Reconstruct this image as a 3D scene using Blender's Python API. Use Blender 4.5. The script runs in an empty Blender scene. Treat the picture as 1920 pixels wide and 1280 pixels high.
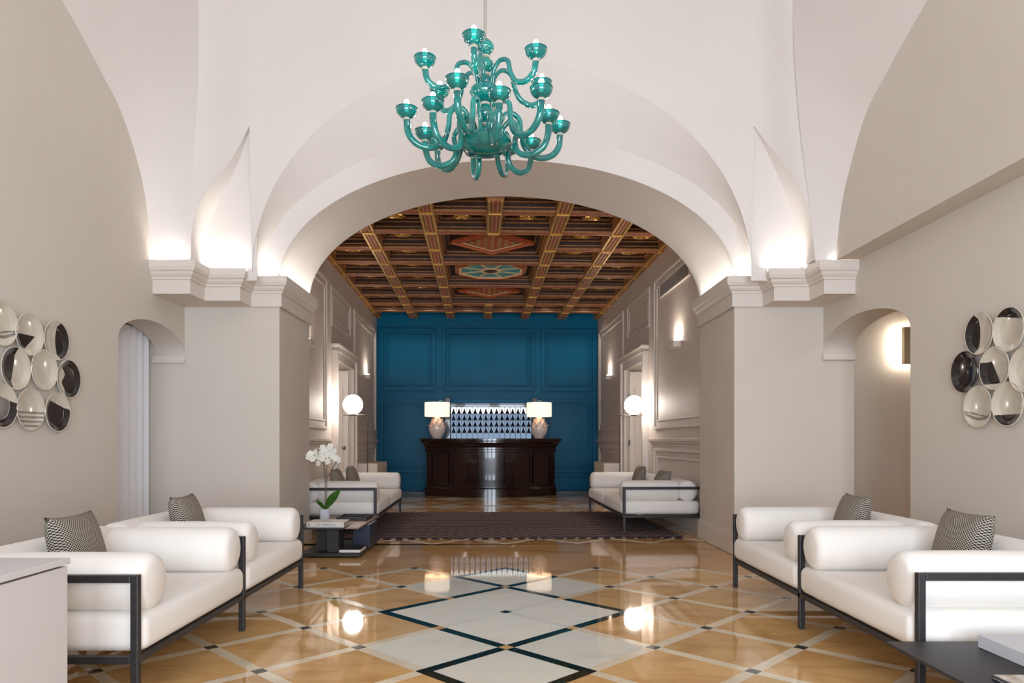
import bpy, bmesh, math, random
from mathutils import Vector, Matrix
random.seed(7)
PI = math.pi
S = bpy.context.scene
COL = S.collection

# ------------------------------------------------------------------ camera
FPX, CX, CY, CAMH = 1330.0, 945.0, 827.0, 1.17      # focal length / principal point in photo pixels, eye height
cam = bpy.data.cameras.new('camera'); cam_o = bpy.data.objects.new('camera', cam); COL.objects.link(cam_o)
cam.sensor_width = 36.0; cam.lens = FPX / 1920 * 36
cam.shift_x = (960 - CX) / 1920; cam.shift_y = (CY - 640) / 1920
cam.clip_start = 0.05; cam.clip_end = 200
cam_o.location = (0, 0, CAMH); cam_o.rotation_euler = (PI / 2, 0, 0)
S.camera = cam_o

# ------------------------------------------------------------------ world, view, large lights
w = bpy.data.worlds.new('world'); S.world = w; w.use_nodes = True
w.node_tree.nodes['Background'].inputs[0].default_value = (0.75, 0.87, 1.0, 1)
w.node_tree.nodes['Background'].inputs[1].default_value = 1.0
S.view_settings.view_transform = 'Standard'; S.view_settings.look = 'None'
S.view_settings.gamma = 1.0; S.view_settings.use_curve_mapping = False
S.view_settings.exposure = 0.36
S.cycles.diffuse_bounces = 6; S.cycles.max_bounces = 12; S.cycles.caustics_reflective = False; S.cycles.caustics_refractive = False

PHI = 0.0346                          # the reception hall is turned by two degrees against the front room
OX, OY = -0.385, 16.82                # foot of the hall's axis at the teal wall
def B(u, w_, z=0.0):                  # hall coordinates (across, along, up) to world
    v = w_ - OY
    return Vector((OX + u * math.cos(PHI) - v * math.sin(PHI), OY + u * math.sin(PHI) + v * math.cos(PHI), z))
def P(x, y, d):                       # photo pixel at depth d
    return Vector(((x - CX) / FPX * d, d, CAMH + (CY - y) / FPX * d))

def area(name, loc, size, energy, color=(1, 1, 1), rot=(0, 0, 0), spread=None):
    l = bpy.data.lights.new(name, 'AREA'); l.shape = 'RECTANGLE'; l.size, l.size_y = size
    l.energy = energy; l.color = color
    if spread: l.spread = spread
    o = bpy.data.objects.new(name, l); COL.objects.link(o); o.location = loc; o.rotation_euler = rot
    return o
def point(name, loc, energy, color, r=0.05):
    l = bpy.data.lights.new(name, 'POINT'); l.energy = energy; l.color = color; l.shadow_soft_size = r
    o = bpy.data.objects.new(name, l); COL.objects.link(o); o.location = loc
    return o
# daylight through the tall windows of the entrance wall behind the camera
for sx, e in ((-1.75, 110), (0.0, 150), (1.75, 190)):
    area('window_daylight', (sx, -3.12, 1.75), (1.25, 2.7), e, (0.76, 0.87, 1.0), (PI / 2, 0, 0))
# recessed downlights between the beams before the teal wall
for du in (-2.18, -1.31, -0.44, 0.44, 1.31, 2.18):
    l = bpy.data.lights.new('recessed_downlight', 'SPOT'); l.energy = 46; l.color = (1.0, 0.93, 0.84); l.spot_size = 1.5; l.spot_blend = 0.9; l.shadow_soft_size = 0.05
    o = bpy.data.objects.new('recessed_downlight', l); COL.objects.link(o); o.location = B(du, 15.55, 4.25); o.rotation_euler = (0.45, 0, 0)
# warm LED strips lying on the cornices (placed with the cornices below)

# ------------------------------------------------------------------ materials
def lin(r, g, b):
    f = lambda v: (v / 255 / 12.92) if v / 255 <= 0.04045 else ((v / 255 + 0.055) / 1.055) ** 2.4
    return (f(r), f(g), f(b), 1)
def mat(name, col, rough=0.5, metal=0.0, noise=None, bump=0.0, scale=8.0, spec=0.5, emit=None, estr=0.0, trans=0.0, coat=0.0, sheen=0.0, ior=1.45):
    m = bpy.data.materials.new(name); m.use_nodes = True
    nt = m.node_tree; b = nt.nodes['Principled BSDF']
    b.inputs['Base Color'].default_value = col; b.inputs['Roughness'].default_value = rough
    b.inputs['Metallic'].default_value = metal; b.inputs['Specular IOR Level'].default_value = spec
    b.inputs['IOR'].default_value = ior
    b.inputs['Transmission Weight'].default_value = trans; b.inputs['Coat Weight'].default_value = coat
    b.inputs['Sheen Weight'].default_value = sheen
    if emit: b.inputs['Emission Color'].default_value = emit; b.inputs['Emission Strength'].default_value = estr
    tc = nt.nodes.new('ShaderNodeTexCoord')
    n = nt.nodes.new('ShaderNodeTexNoise'); n.inputs['Scale'].default_value = scale; n.inputs['Detail'].default_value = 6
    nt.links.new(tc.outputs['Object'], n.inputs['Vector'])
    if noise:
        r = nt.nodes.new('ShaderNodeValToRGB'); r.color_ramp.elements[0].position = 0.3; r.color_ramp.elements[1].position = 0.7
        r.color_ramp.elements[0].color = col; r.color_ramp.elements[1].color = noise
        nt.links.new(n.outputs['Fac'], r.inputs['Fac']); nt.links.new(r.outputs['Color'], b.inputs['Base Color'])
    if bump:
        bp = nt.nodes.new('ShaderNodeBump'); bp.inputs['Strength'].default_value = bump; bp.inputs['Distance'].default_value = 0.01
        nt.links.new(n.outputs['Fac'], bp.inputs['Height']); nt.links.new(bp.outputs['Normal'], b.inputs['Normal'])
    return m
def marble(name, base, vein, rough, scale, lo=0.45, hi=0.75):
    m = mat(name, base, rough); nt = m.node_tree; b = nt.nodes['Principled BSDF']
    g = nt.nodes.new('ShaderNodeNewGeometry'); oi = nt.nodes.new('ShaderNodeObjectInfo')
    ad = nt.nodes.new('ShaderNodeVectorMath'); ad.operation = 'ADD'
    sc = nt.nodes.new('ShaderNodeVectorMath'); sc.operation = 'SCALE'; sc.inputs['Scale'].default_value = 9.0
    cb = nt.nodes.new('ShaderNodeCombineXYZ')
    for k in range(3): nt.links.new(oi.outputs['Random'], cb.inputs[k])
    nt.links.new(cb.outputs[0], sc.inputs[0]); nt.links.new(g.outputs['Position'], ad.inputs[0]); nt.links.new(sc.outputs[0], ad.inputs[1])
    mp = nt.nodes.new('ShaderNodeMapping'); mp.inputs['Scale'].default_value = (1.0, 2.2, 1.0); mp.inputs['Rotation'].default_value = (0, 0, 0.6)
    n = nt.nodes.new('ShaderNodeTexNoise'); n.inputs['Scale'].default_value = scale; n.inputs['Detail'].default_value = 9; n.inputs['Roughness'].default_value = 0.62; n.inputs['Distortion'].default_value = 1.1
    r = nt.nodes.new('ShaderNodeValToRGB'); r.color_ramp.elements[0].position = lo; r.color_ramp.elements[1].position = hi
    r.color_ramp.elements[0].color = base; r.color_ramp.elements[1].color = vein
    nt.links.new(ad.outputs[0], mp.inputs['Vector']); nt.links.new(mp.outputs[0], n.inputs['Vector'])
    nt.links.new(n.outputs['Fac'], r.inputs['Fac'])
    hs = nt.nodes.new('ShaderNodeHueSaturation'); mr = nt.nodes.new('ShaderNodeMapRange')
    mr.inputs['To Min'].default_value = 0.88; mr.inputs['To Max'].default_value = 1.08
    nt.links.new(oi.outputs['Random'], mr.inputs['Value']); nt.links.new(mr.outputs[0], hs.inputs['Value'])
    nt.links.new(r.outputs['Color'], hs.inputs['Color']); nt.links.new(hs.outputs['Color'], b.inputs['Base Color'])
    return m
def emis(name, col, strength):
    m = bpy.data.materials.new(name); m.use_nodes = True; nt = m.node_tree; nt.nodes.clear()
    e = nt.nodes.new('ShaderNodeEmission'); e.inputs[0].default_value = col; e.inputs[1].default_value = strength
    o = nt.nodes.new('ShaderNodeOutputMaterial'); nt.links.new(e.outputs[0], o.inputs[0]); return m

PLASTER = mat('plaster_warm', lin(212, 204, 195), 0.75, noise=lin(208, 200, 190), scale=1.5, spec=0.25)
PLASTER_W = mat('plaster_vault', lin(225, 219, 216), 0.8, noise=lin(222, 216, 212), scale=1.2, spec=0.2)
PLASTER_H = mat('plaster_hall', lin(214, 203, 194), 0.55, noise=lin(210, 198, 189), scale=1.5, spec=0.3)
TRIMW = mat('painted_trim', lin(219, 210, 202), 0.5, spec=0.35)
TEAL = mat('teal_paint', lin(0, 98, 136), 0.36, noise=lin(0, 92, 129), scale=1.2, spec=0.18)
TAN = marble('honey_marble', lin(212, 170, 114), lin(174, 126, 74), 0.04, 1.6, 0.45, 0.78)
TAN2 = marble('honey_marble_plain', lin(202, 160, 108), lin(166, 120, 72), 0.04, 1.2, 0.42, 0.8)
WHITE_ST = marble('white_marble', lin(226, 222, 210), lin(206, 198, 180), 0.04, 1.3, 0.5, 0.85)
BAND = marble('cream_marble_band', lin(222, 208, 184), lin(205, 186, 156), 0.08, 2.0)
DARK_ST = marble('green_black_marble', lin(24, 36, 32), lin(84, 96, 84), 0.05, 7.0, 0.55, 0.8)
NODE_ST = marble('black_marble_inset', lin(44, 46, 44), lin(92, 92, 86), 0.08, 9.0, 0.5, 0.8)
FABRIC = mat('off_white_fabric', lin(236, 231, 225), 0.9, bump=0.12, scale=220, sheen=0.15, spec=0.2)
FRAME = mat('graphite_metal', lin(52, 50, 52), 0.42, metal=0.4, noise=lin(60, 58, 60), scale=30)
CAB = mat('cabinet_lacquer', lin(206, 203, 204), 0.45, noise=lin(203, 200, 201), scale=3)
BLACKTOP = mat('charcoal_table', lin(46, 44, 46), 0.5, noise=lin(52, 49, 50), scale=12)
TAUPE = mat('taupe_wood', lin(150, 124, 110), 0.45, noise=lin(132, 108, 96), scale=14)
NAVY = mat('navy_lacquer', lin(26, 34, 56), 0.4, noise=lin(30, 38, 60), scale=6)
MAHOG = mat('dark_mahogany', lin(24, 8, 9), 0.18, noise=lin(36, 14, 13), scale=5, coat=0.5)
WOODD = mat('coffer_dark_wood', lin(76, 52, 40), 0.5, noise=lin(56, 39, 30), scale=9)
WOODM = mat('beam_wood', lin(186, 130, 78), 0.45, noise=lin(150, 100, 58), scale=12)
WOODR = mat('beam_red_stripe', lin(166, 84, 60), 0.5, noise=lin(132, 64, 46), scale=20)
GOLD = mat('gilding', lin(214, 168, 84), 0.35, metal=0.55, noise=lin(184, 136, 60), scale=25)
CREAM = mat('painted_cream', lin(232, 204, 160), 0.5, noise=lin(220, 186, 140), scale=10)
ORANGE = mat('painted_orange', lin(190, 92, 52), 0.5, noise=lin(160, 74, 42), scale=14)
TEALG = mat('painted_teal', lin(96, 178, 176), 0.45, noise=lin(36, 112, 122), scale=9)
GLASS = mat('teal_glass', lin(0, 160, 152), 0.03, noise=lin(0, 104, 108), scale=11, trans=0.25, coat=1.0, spec=0.7)
CLEAR = mat('clear_glass_collar', lin(220, 214, 196), 0.12, trans=0.3)
BULB = emis('bulb_light', (1.0, 0.96, 0.91, 1), 27)
GLOBE = emis('globe_light', (1.0, 0.91, 0.82, 1), 22.0)
SHADE = mat('lamp_shade_linen', lin(240, 222, 196), 0.9, noise=lin(236, 216, 188), scale=60, emit=(1.0, 0.87, 0.71, 1), estr=0.8)
CERAM = mat('glazed_ceramic', lin(232, 218, 212), 0.2, noise=lin(226, 210, 206), scale=8, coat=0.4)
PLATE = mat('plate_glaze', lin(214, 206, 190), 0.12, noise=lin(200, 192, 176), scale=6, coat=0.5)
PLATEB = mat('plate_black_glaze', lin(34, 30, 30), 0.12, noise=lin(44, 40, 40), scale=12, coat=0.5)
PLATEG = mat('plate_grey_ink', lin(122, 114, 104), 0.15, noise=lin(150, 142, 130), scale=30, coat=0.4)
CURTAIN = mat('sheer_curtain', lin(226, 226, 230), 0.9, bump=0.05, scale=150)
RACKLIT = emis('rack_backlight', (0.50, 0.70, 1.0, 1), 0.40)
WASH = emis('washer_lens', (1.0, 0.9, 0.79, 1), 150.0)
FOB = mat('key_fob_dark', lin(22, 22, 44), 0.6, noise=lin(30, 30, 56), scale=30)
STEELD = mat('dark_bronze_rod', lin(70, 62, 56), 0.35, metal=0.7)
ROD = mat('chandelier_rod', lin(178, 170, 160), 0.35, metal=0.3)
CHROME = mat('brushed_knob', lin(150, 146, 140), 0.25, metal=1.0)
PAPER = mat('book_cover_white', lin(226, 222, 216), 0.6, noise=lin(220, 216, 210), scale=20)
PAGES = mat('book_pages', lin(196, 180, 156), 0.8, noise=lin(176, 160, 138), scale=90)
INK = mat('spine_lettering', lin(126, 132, 158), 0.7)
GREYBOOK = mat('grey_linen_book', lin(206, 206, 210), 0.85, bump=0.1, scale=200)
LEAF = mat('orchid_leaf', lin(58, 104, 30), 0.4, noise=lin(40, 82, 22), scale=10)
PETAL = mat('orchid_petal', lin(240, 238, 232), 0.6, noise=lin(232, 228, 214), scale=12)
STEM = mat('orchid_stem', lin(92, 68, 56), 0.6, noise=lin(76, 84, 46), scale=14)
POT = mat('white_pot', lin(214, 216, 226), 0.3, noise=lin(208, 210, 220), scale=6)
BARK = mat('bark_chips', lin(62, 46, 34), 0.9, bump=0.6, scale=60)
GRILLE = mat('grille_dark', lin(150, 142, 134), 0.6)

def hounds():
    m = mat('houndstooth_cloth', lin(206, 196, 180), 0.95); nt = m.node_tree; b = nt.nodes['Principled BSDF']
    tc = nt.nodes.new('ShaderNodeTexCoord'); mp = nt.nodes.new('ShaderNodeMapping'); mp.inputs['Scale'].default_value = (1, 1, 0)
    ck = nt.nodes.new('ShaderNodeTexChecker'); ck.inputs['Scale'].default_value = 135
    ck.inputs['Color1'].default_value = lin(40, 36, 34); ck.inputs['Color2'].default_value = lin(190, 180, 164)
    wv = nt.nodes.new('ShaderNodeTexWave'); wv.inputs['Scale'].default_value = 43; wv.wave_type = 'BANDS'; wv.bands_direction = 'DIAGONAL'
    mx = nt.nodes.new('ShaderNodeMix'); mx.data_type = 'RGBA'; mx.blend_type = 'MULTIPLY'; mx.inputs[0].default_value = 0.35
    nt.links.new(tc.outputs['Object'], mp.inputs[0]); nt.links.new(mp.outputs[0], ck.inputs['Vector']); nt.links.new(mp.outputs[0], wv.inputs['Vector'])
    nt.links.new(ck.outputs['Color'], mx.inputs[6]); nt.links.new(wv.outputs['Color'], mx.inputs[7]); nt.links.new(mx.outputs[2], b.inputs['Base Color'])
    return m
HOUND = hounds()
def rugmat():
    m = mat('woven_rug', lin(74, 58, 56), 0.95); nt = m.node_tree; b = nt.nodes['Principled BSDF']
    tc = nt.nodes.new('ShaderNodeTexCoord'); mp = nt.nodes.new('ShaderNodeMapping'); mp.inputs['Scale'].default_value = (1, 1, 1)
    wv = nt.nodes.new('ShaderNodeTexWave'); wv.wave_type = 'BANDS'; wv.bands_direction = 'Y'; wv.inputs['Scale'].default_value = 1.75
    wv.inputs['Distortion'].default_value = 0
    sx = nt.nodes.new('ShaderNodeSeparateXYZ'); tri = nt.nodes.new('ShaderNodeMath'); tri.operation = 'PINGPONG'; tri.inputs[1].default_value = 0.065
    ad = nt.nodes.new('ShaderNodeMath'); ad.operation = 'ADD'; cb = nt.nodes.new('ShaderNodeCombineXYZ')
    nt.links.new(tc.outputs['Object'], sx.inputs[0]); nt.links.new(sx.outputs[0], tri.inputs[0])
    sm = nt.nodes.new('ShaderNodeMath'); sm.operation = 'MULTIPLY'; sm.inputs[1].default_value = 1.3
    nt.links.new(tri.outputs[0], sm.inputs[0]); nt.links.new(sm.outputs[0], ad.inputs[0]); nt.links.new(sx.outputs[1], ad.inputs[1]); nt.links.new(ad.outputs[0], cb.inputs[1])
    nt.links.new(cb.outputs[0], wv.inputs['Vector'])
    r = nt.nodes.new('ShaderNodeValToRGB'); r.color_ramp.elements[0].position = 0.35; r.color_ramp.elements[1].position = 0.8
    r.color_ramp.elements[0].color = lin(44, 32, 34); r.color_ramp.elements[1].color = lin(128, 108, 104)
    nt.links.new(wv.outputs['Fac'], r.inputs['Fac']); nt.links.new(r.outputs['Color'], b.inputs['Base Color'])
    return m
RUG = rugmat()
RUGDARK = mat('rug_edge_dark', lin(40, 30, 34), 0.95, noise=lin(50, 38, 42), scale=40)

# ------------------------------------------------------------------ mesh helpers
class MB:
    def __init__(s): s.v = []; s.f = []
    def add(s, vs, fs):
        o = len(s.v); s.v += [tuple(p) for p in vs]; s.f += [tuple(i + o for i in f) for f in fs]; return s
    def box(s, x0, x1, y0, y1, z0, z1, M=None):
        vs = [Vector((x, y, z)) for z in (z0, z1) for y in (y0, y1) for x in (x0, x1)]
        if M is not None: vs = [M @ p for p in vs]
        return s.add(vs, [(0, 2, 3, 1), (4, 5, 7, 6), (0, 1, 5, 4), (2, 6, 7, 3), (0, 4, 6, 2), (1, 3, 7, 5)])
    def grid(s, rows, closed=False):
        n = len(rows[0]); vs = [p for r in rows for p in r]; fs = []
        for i in range(len(rows) - 1):
            for j in range(n if closed else n - 1):
                k = (j + 1) % n
                fs.append((i * n + j, i * n + k, (i + 1) * n + k, (i + 1) * n + j))
        return s.add(vs, fs)
    def lathe(s, prof, seg=24, M=None, flute=None):
        rows = []
        for (r, z) in prof:
            row = []
            for k in range(seg):
                a = 2 * PI * k / seg; rr = r * (flute(a, z) if flute else 1)
                p = Vector((rr * math.cos(a), rr * math.sin(a), z)); row.append(M @ p if M is not None else p)
            rows.append(row)
        s.grid(rows, True)
        n0 = len(s.v) - len(rows) * seg
        if prof[0][0] > 1e-4: s.f.append(tuple(n0 + k for k in reversed(range(seg))))
        if prof[-1][0] > 1e-4: s.f.append(tuple(len(s.v) - seg + k for k in range(seg)))
        return s
    def tube(s, pts, rad, seg=10, cap=True):
        pts = [Vector(p) for p in pts]; n = len(pts); rows = []; up = None
        for i, p in enumerate(pts):
            t = (pts[min(i + 1, n - 1)] - pts[max(i - 1, 0)]).normalized()
            if up is None: up = t.orthogonal().normalized()
            up = (up - t * up.dot(t)); up = up.normalized() if up.length > 1e-6 else t.orthogonal().normalized()
            b = t.cross(up); r = rad[i] if isinstance(rad, (list, tuple)) else rad
            rows.append([p + (up * math.cos(2 * PI * k / seg) + b * math.sin(2 * PI * k / seg)) * r for k in range(seg)])
        n0 = len(s.v); s.grid(rows, True)
        if cap:
            s.f.append(tuple(n0 + k for k in reversed(range(seg)))); s.f.append(tuple(len(s.v) - seg + k for k in range(seg)))
        return s
    def prism(s, poly, z0, z1):           # polygon in xy extruded in z
        n = len(poly)
        vs = [(x, y, z0) for x, y in poly] + [(x, y, z1) for x, y in poly]
        fs = [tuple(reversed(range(n))), tuple(range(n, 2 * n))] + [(i, (i + 1) % n, n + (i + 1) % n, n + i) for i in range(n)]
        return s.add(vs, fs)
    def mesh(s, name, mt, smooth=False, bevel=0, bseg=2, fix=True):
        me = bpy.data.meshes.new(name); me.from_pydata(s.v, [], s.f)
        bm = bmesh.new(); bm.from_mesh(me)
        bmesh.ops.remove_doubles(bm, verts=bm.verts, dist=1e-6)
        if fix: bmesh.ops.recalc_face_normals(bm, faces=bm.faces)
        if bevel:
            bmesh.ops.bevel(bm, geom=[e for e in bm.edges if len(e.link_faces) == 2 and e.calc_face_angle(0) > 0.5], offset=bevel, segments=bseg, profile=0.5, affect='EDGES')
        bm.to_mesh(me); bm.free()
        if smooth is True:
            for p in me.polygons: p.use_smooth = True
        elif smooth:
            for p in me.polygons: p.use_smooth = True
            me.set_sharp_from_angle(angle=smooth)
        me.materials.append(mt); return me
def link(name, me, parent=None, loc=(0, 0, 0), rot=(0, 0, 0)):
    o = bpy.data.objects.new(name, me); COL.objects.link(o); o.location = loc; o.rotation_euler = rot
    if parent is not None: o.parent = parent
    return o
def obj(name, mb, mt, parent=None, loc=(0, 0, 0), rot=(0, 0, 0), smooth=False, bevel=0, bseg=2, fix=True):
    return link(name, mb.mesh(name, mt, smooth, bevel, bseg, fix), parent, loc, rot)
def tag(o, label, cat, group=None):
    o['label'] = label; o['category'] = cat
    if group: o['group'] = group
    return o
def struct(o, label=None):
    o['kind'] = 'structure'
    if label: o['label'] = label
    return o
def thing(name, label, cat, loc=(0, 0, 0), rz=0.0, group=None):
    o = bpy.data.objects.new(name, None); COL.objects.link(o); o.location = loc; o.rotation_euler = (0, 0, rz); o.empty_display_size = 0.1
    return tag(o, label, cat, group)
def bx(x0, x1, y0, y1, z0, z1): return MB().box(x0, x1, y0, y1, z0, z1)
def smooth01(t): t = max(0, min(1, t)); return t * t * (3 - 2 * t)
def bez(pts, n=8):                       # Catmull-Rom through the points
    pts = [Vector(p) for p in pts]; out = []
    q = [pts[0] * 2 - pts[1]] + pts + [pts[-1] * 2 - pts[-2]]
    for i in range(1, len(q) - 2):
        for k in range(n):
            t = k / n; a, b, c, d = q[i - 1], q[i], q[i + 1], q[i + 2]
            out.append(0.5 * ((2 * b) + (c - a) * t + (2 * a - 5 * b + 4 * c - d) * t * t + (3 * b - a - 3 * c + d) * t ** 3))
    out.append(pts[-1]); return out

# ================================================================== FRONT ROOM SHELL
XW = 3.30           # half width of the room
YF = 7.33           # face of the arch wall
ZC = 2.855          # top of the cornice
XL = 3.095          # upper right wall stands proud
# ---- floor of the front room
TD = 0.838; HD = TD / 2; FY = 4.869; FX = 0.012
floor = struct(obj('floor', bx(-3.9, 5.6, -3.2, 8.10, -0.12, -0.003), TAN2), 'honey marble floor of the front room')
def sq(side, z0=-0.03, z1=0.0):
    h = side / math.sqrt(2); return MB().prism([(h, 0), (0, h), (-h, 0), (0, -h)], z0, z1)
BW = 0.066; TS = HD * math.sqrt(2)
me_tan = sq(TS - BW - 0.002).mesh('floor_tile', TAN)
me_wht = sq(TS - BW - 0.002).mesh('floor_tile_white', WHITE_ST)
me_whtbig = sq(TS - 0.012).mesh('floor_tile_white_large', WHITE_ST)
def strip(l, wd, m): return bx(-l / 2, l / 2, -wd / 2, wd / 2, -0.03, 0.0).mesh('marble_band', m)
me_band = strip(TS - BW, BW - 0.001, BAND); me_dark = strip(TS - BW, BW - 0.001, DARK_ST)
me_wband = strip(TS - BW, BW - 0.001, WHITE_ST)
me_nb = sq(BW - 0.001).mesh('marble_inset', NODE_ST); me_nd = sq(BW - 0.001).mesh('marble_inset_dark', DARK_ST); me_nt = sq(BW - 0.001).mesh('marble_inset_tan', TAN)
dark_edges = set()
def edge(a, b): return tuple(sorted((a, b)))
for (a, b) in [((0, 2), (1, 1)), ((1, 1), (2, 0)), ((2, 0), (1, -1)), ((1, -1), (0, -2))]:
    dark_edges.add(edge(a, b)); dark_edges.add(edge((-a[0], a[1]), (-b[0], b[1])))
for c in (3, -3):
    for (a, b) in [((0, c - 1), (1, c)), ((1, c), (0, c + 1)), ((0, c + 1), (-1, c)), ((-1, c), (0, c - 1))]: dark_edges.add(edge(a, b))
white_tiles = {(0, 1), (0, -1), (1, 0), (-1, 0), (0, 3), (0, -3), (1, 2), (-1, 2), (1, -2), (-1, -2)}
inner = {edge((0, 0), (sx, sy)) for sx in (-1, 1) for sy in (-1, 1)}
tan_nodes = {(0, 2), (0, -2), (1, 1), (1, -1), (-1, 1), (-1, -1)}
dark_nodes = {(2, 0), (-2, 0), (1, 3), (-1, 3), (1, -3), (-1, -3), (0, 4), (0, -4)}
for j in range(-9, 5):
    for i in range(-8, 9):
        x, y = FX + i * HD, FY + j * HD
        if abs(x) > XW + 0.3: continue
        if (i + j) % 2:
            if j <= 3: link('floor_tile', me_wht if (i, j) in white_tiles else me_tan, floor, (x, y, 0))
        else:
            n = (i, j); link('marble_inset', me_nt if n in tan_nodes else me_nd if n in dark_nodes else me_nb, floor, (x, y, 0.0004))
            for di in (-1, 1):
                if j + 1 > 4 or abs(FX + (i + di) * HD) > XW + 0.3: continue
                e = edge(n, (i + di, j + 1)); m = me_dark if e in dark_edges else me_wband if e in inner else me_band
                link('marble_band', m, floor, (x + di * HD / 2, y + HD / 2, 0.0002), (0, 0, PI / 4 if di > 0 else -PI / 4))
# ---- floor of the hall
fl2 = struct(obj('floor_hall', bx(-3.4, 3.4, 8.05, 17.0, -0.12, -0.003), TAN2, loc=B(0, OY) - Vector((0, OY, 0)) + Vector((PHI * OY, 0, 0)), rot=(0, 0, PHI)), 'honey and white marble floor of the reception hall')
fl2.location = B(0, OY) - (Matrix.Rotation(PHI, 3, 'Z') @ Vector((0, OY, 0)))
me_t2 = sq(TS - 0.032).mesh('hall_tile', TAN); me_t2w = sq(TS - 0.032).mesh('hall_tile_white', WHITE_ST)
me_b2 = bx(-TS / 2, TS / 2, -0.014, 0.014, -0.03, 0.0).mesh('hall_band', BAND)
for j in range(0, 21):
    for i in range(-7, 8):
        u, wv = 0.1 + i * HD, 8.12 + j * HD
        if abs(u) > 2.9: continue
        if (i + j) % 2:
            if j > 0: link('floor_tile', me_t2w if (j % 4 == 3 and i % 2 == 0) else me_t2, fl2, (u, wv, 0))
        elif j < 20:
            for di in (-1, 1): link('marble_band', me_b2, fl2, (u + di * HD / 2, wv + HD / 2, 0.0003), (0, 0, PI / 4 if di > 0 else -PI / 4))

# ---- side walls with the small arched openings
def side_wall(name, sgn, y0, y1, oy0, oy1, spring, rise, ztop, thick, label):
    X = sgn * XW; X2 = sgn * (XW + thick); m = MB(); yc, hw = (oy0 + oy1) / 2, (oy1 - oy0) / 2; N = 28
    m.add([(X, y0, -0.05), (X, oy0, -0.05), (X, oy0, ztop), (X, y0, ztop)], [(0, 1, 2, 3)])
    arc = [(yc - hw * math.cos(PI * k / N), spring + rise * math.sin(PI * k / N)) for k in range(N + 1)]
    for (ya, za), (yb, zb) in zip(arc, arc[1:]):
        m.add([(X, ya, za), (X, yb, zb), (X, yb, ztop), (X, ya, ztop)], [(0, 1, 2, 3)])
        m.add([(X, ya, za), (X, yb, zb), (X2, yb, zb), (X2, ya, za)], [(0, 1, 2, 3)])
    m.add([(X, oy0, -0.05), (X, oy0, spring), (X2, oy0, spring), (X2, oy0, -0.05)], [(0, 1, 2, 3)])
    m.add([(X2, y0, -0.05), (X2, oy0, -0.05), (X2, oy0, spring + rise), (X2, y0, spring + rise)], [(0, 1, 2, 3)])
    m.add([(X2, oy0, spring), (X2, oy0, ztop), (X2, oy1 + .6, ztop), (X2, oy1 + .6, spring + rise), (X2, oy0, spring + rise)], [(0, 1, 2, 3, 4)])
    if y1 > oy1: m.add([(X, oy1, 0), (X, y1, 0), (X, y1, ztop), (X, oy1, ztop)], [(0, 1, 2, 3)])
    o = struct(obj(name, m, PLASTER, fix=False), label)
    o.data.validate()
    imp = MB()
    a, b = sorted((X - sgn * 0.015, X2 + sgn * 0.02))
    imp.box(a, b, oy1 - 0.035, oy1 + 0.0, spring - 0.065, spring - 0.012).box(a, b, oy1 - 0.05, oy1 + 0.0, spring - 0.085, spring - 0.06)
    obj('impost_moulding', imp, TRIMW, o, bevel=0.006)
    return o
wl = side_wall('wall_left', -1, -3.2, YF, 6.07, YF, 2.06, 0.24, 5.2, 0.30, 'beige left wall with a small curtained arch')
wr = side_wall('wall_right', 1, -3.2, YF, 5.76, YF, 2.09, 0.27, ZC + 0.01, 0.30, 'beige right wall with a small arched passage')
# upper right wall, proud of the lower one
m = MB().box(XL, XW + 0.35, -3.2, YF, ZC + 0.004, 5.2)
struct(obj('wall_right_upper', m, PLASTER), 'upper right wall standing proud of the wall below')
# niche behind the curtain and passage behind the right arch
m = MB().box(-4.0, -3.9, 5.6, 7.6, -0.05, 2.6).box(-4.0, -3.6, 5.6, 5.7, -0.05, 2.6).box(-4.0, -3.55, 5.6, 7.6, 2.5, 2.6).box(-4.0, -3.5, 7.34, 7.6, -0.05, 2.6)
struct(obj('wall_curtain_niche', m, PLASTER), 'plain niche wall behind the white curtain')
m = MB().box(3.6, 5.7, 7.95, 8.1, -0.05, 2.9).box(5.6, 5.7, 3.4, 8.1, -0.05, 2.9).box(3.6, 5.7, 3.4, 3.5, -0.05, 2.9).box(3.55, 5.7, 3.4, 8.1, 2.8, 2.9).box(3.50, 3.6, 7.36, 8.1, -0.05, 2.9)
struct(obj('wall_passage', m, PLASTER), 'passage wall lit by a box sconce')
# entrance wall behind the camera, with three tall windows
m = MB().box(-3.4, -2.4, -3.3, -3.2, 0, 6.1).box(2.4, 3.4, -3.3, -3.2, 0, 6.1).box(-1.1, -0.65, -3.3, -3.2, 0, 6.1).box(0.65, 1.1, -3.3, -3.2, 0, 6.1)
m.box(-2.4, 2.4, -3.3, -3.2, 3.15, 6.1).box(-2.4, 2.4, -3.3, -3.2, 0, 0.35)
struct(obj('wall_entrance', m, PLASTER), 'entrance wall with three tall windows')

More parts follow.
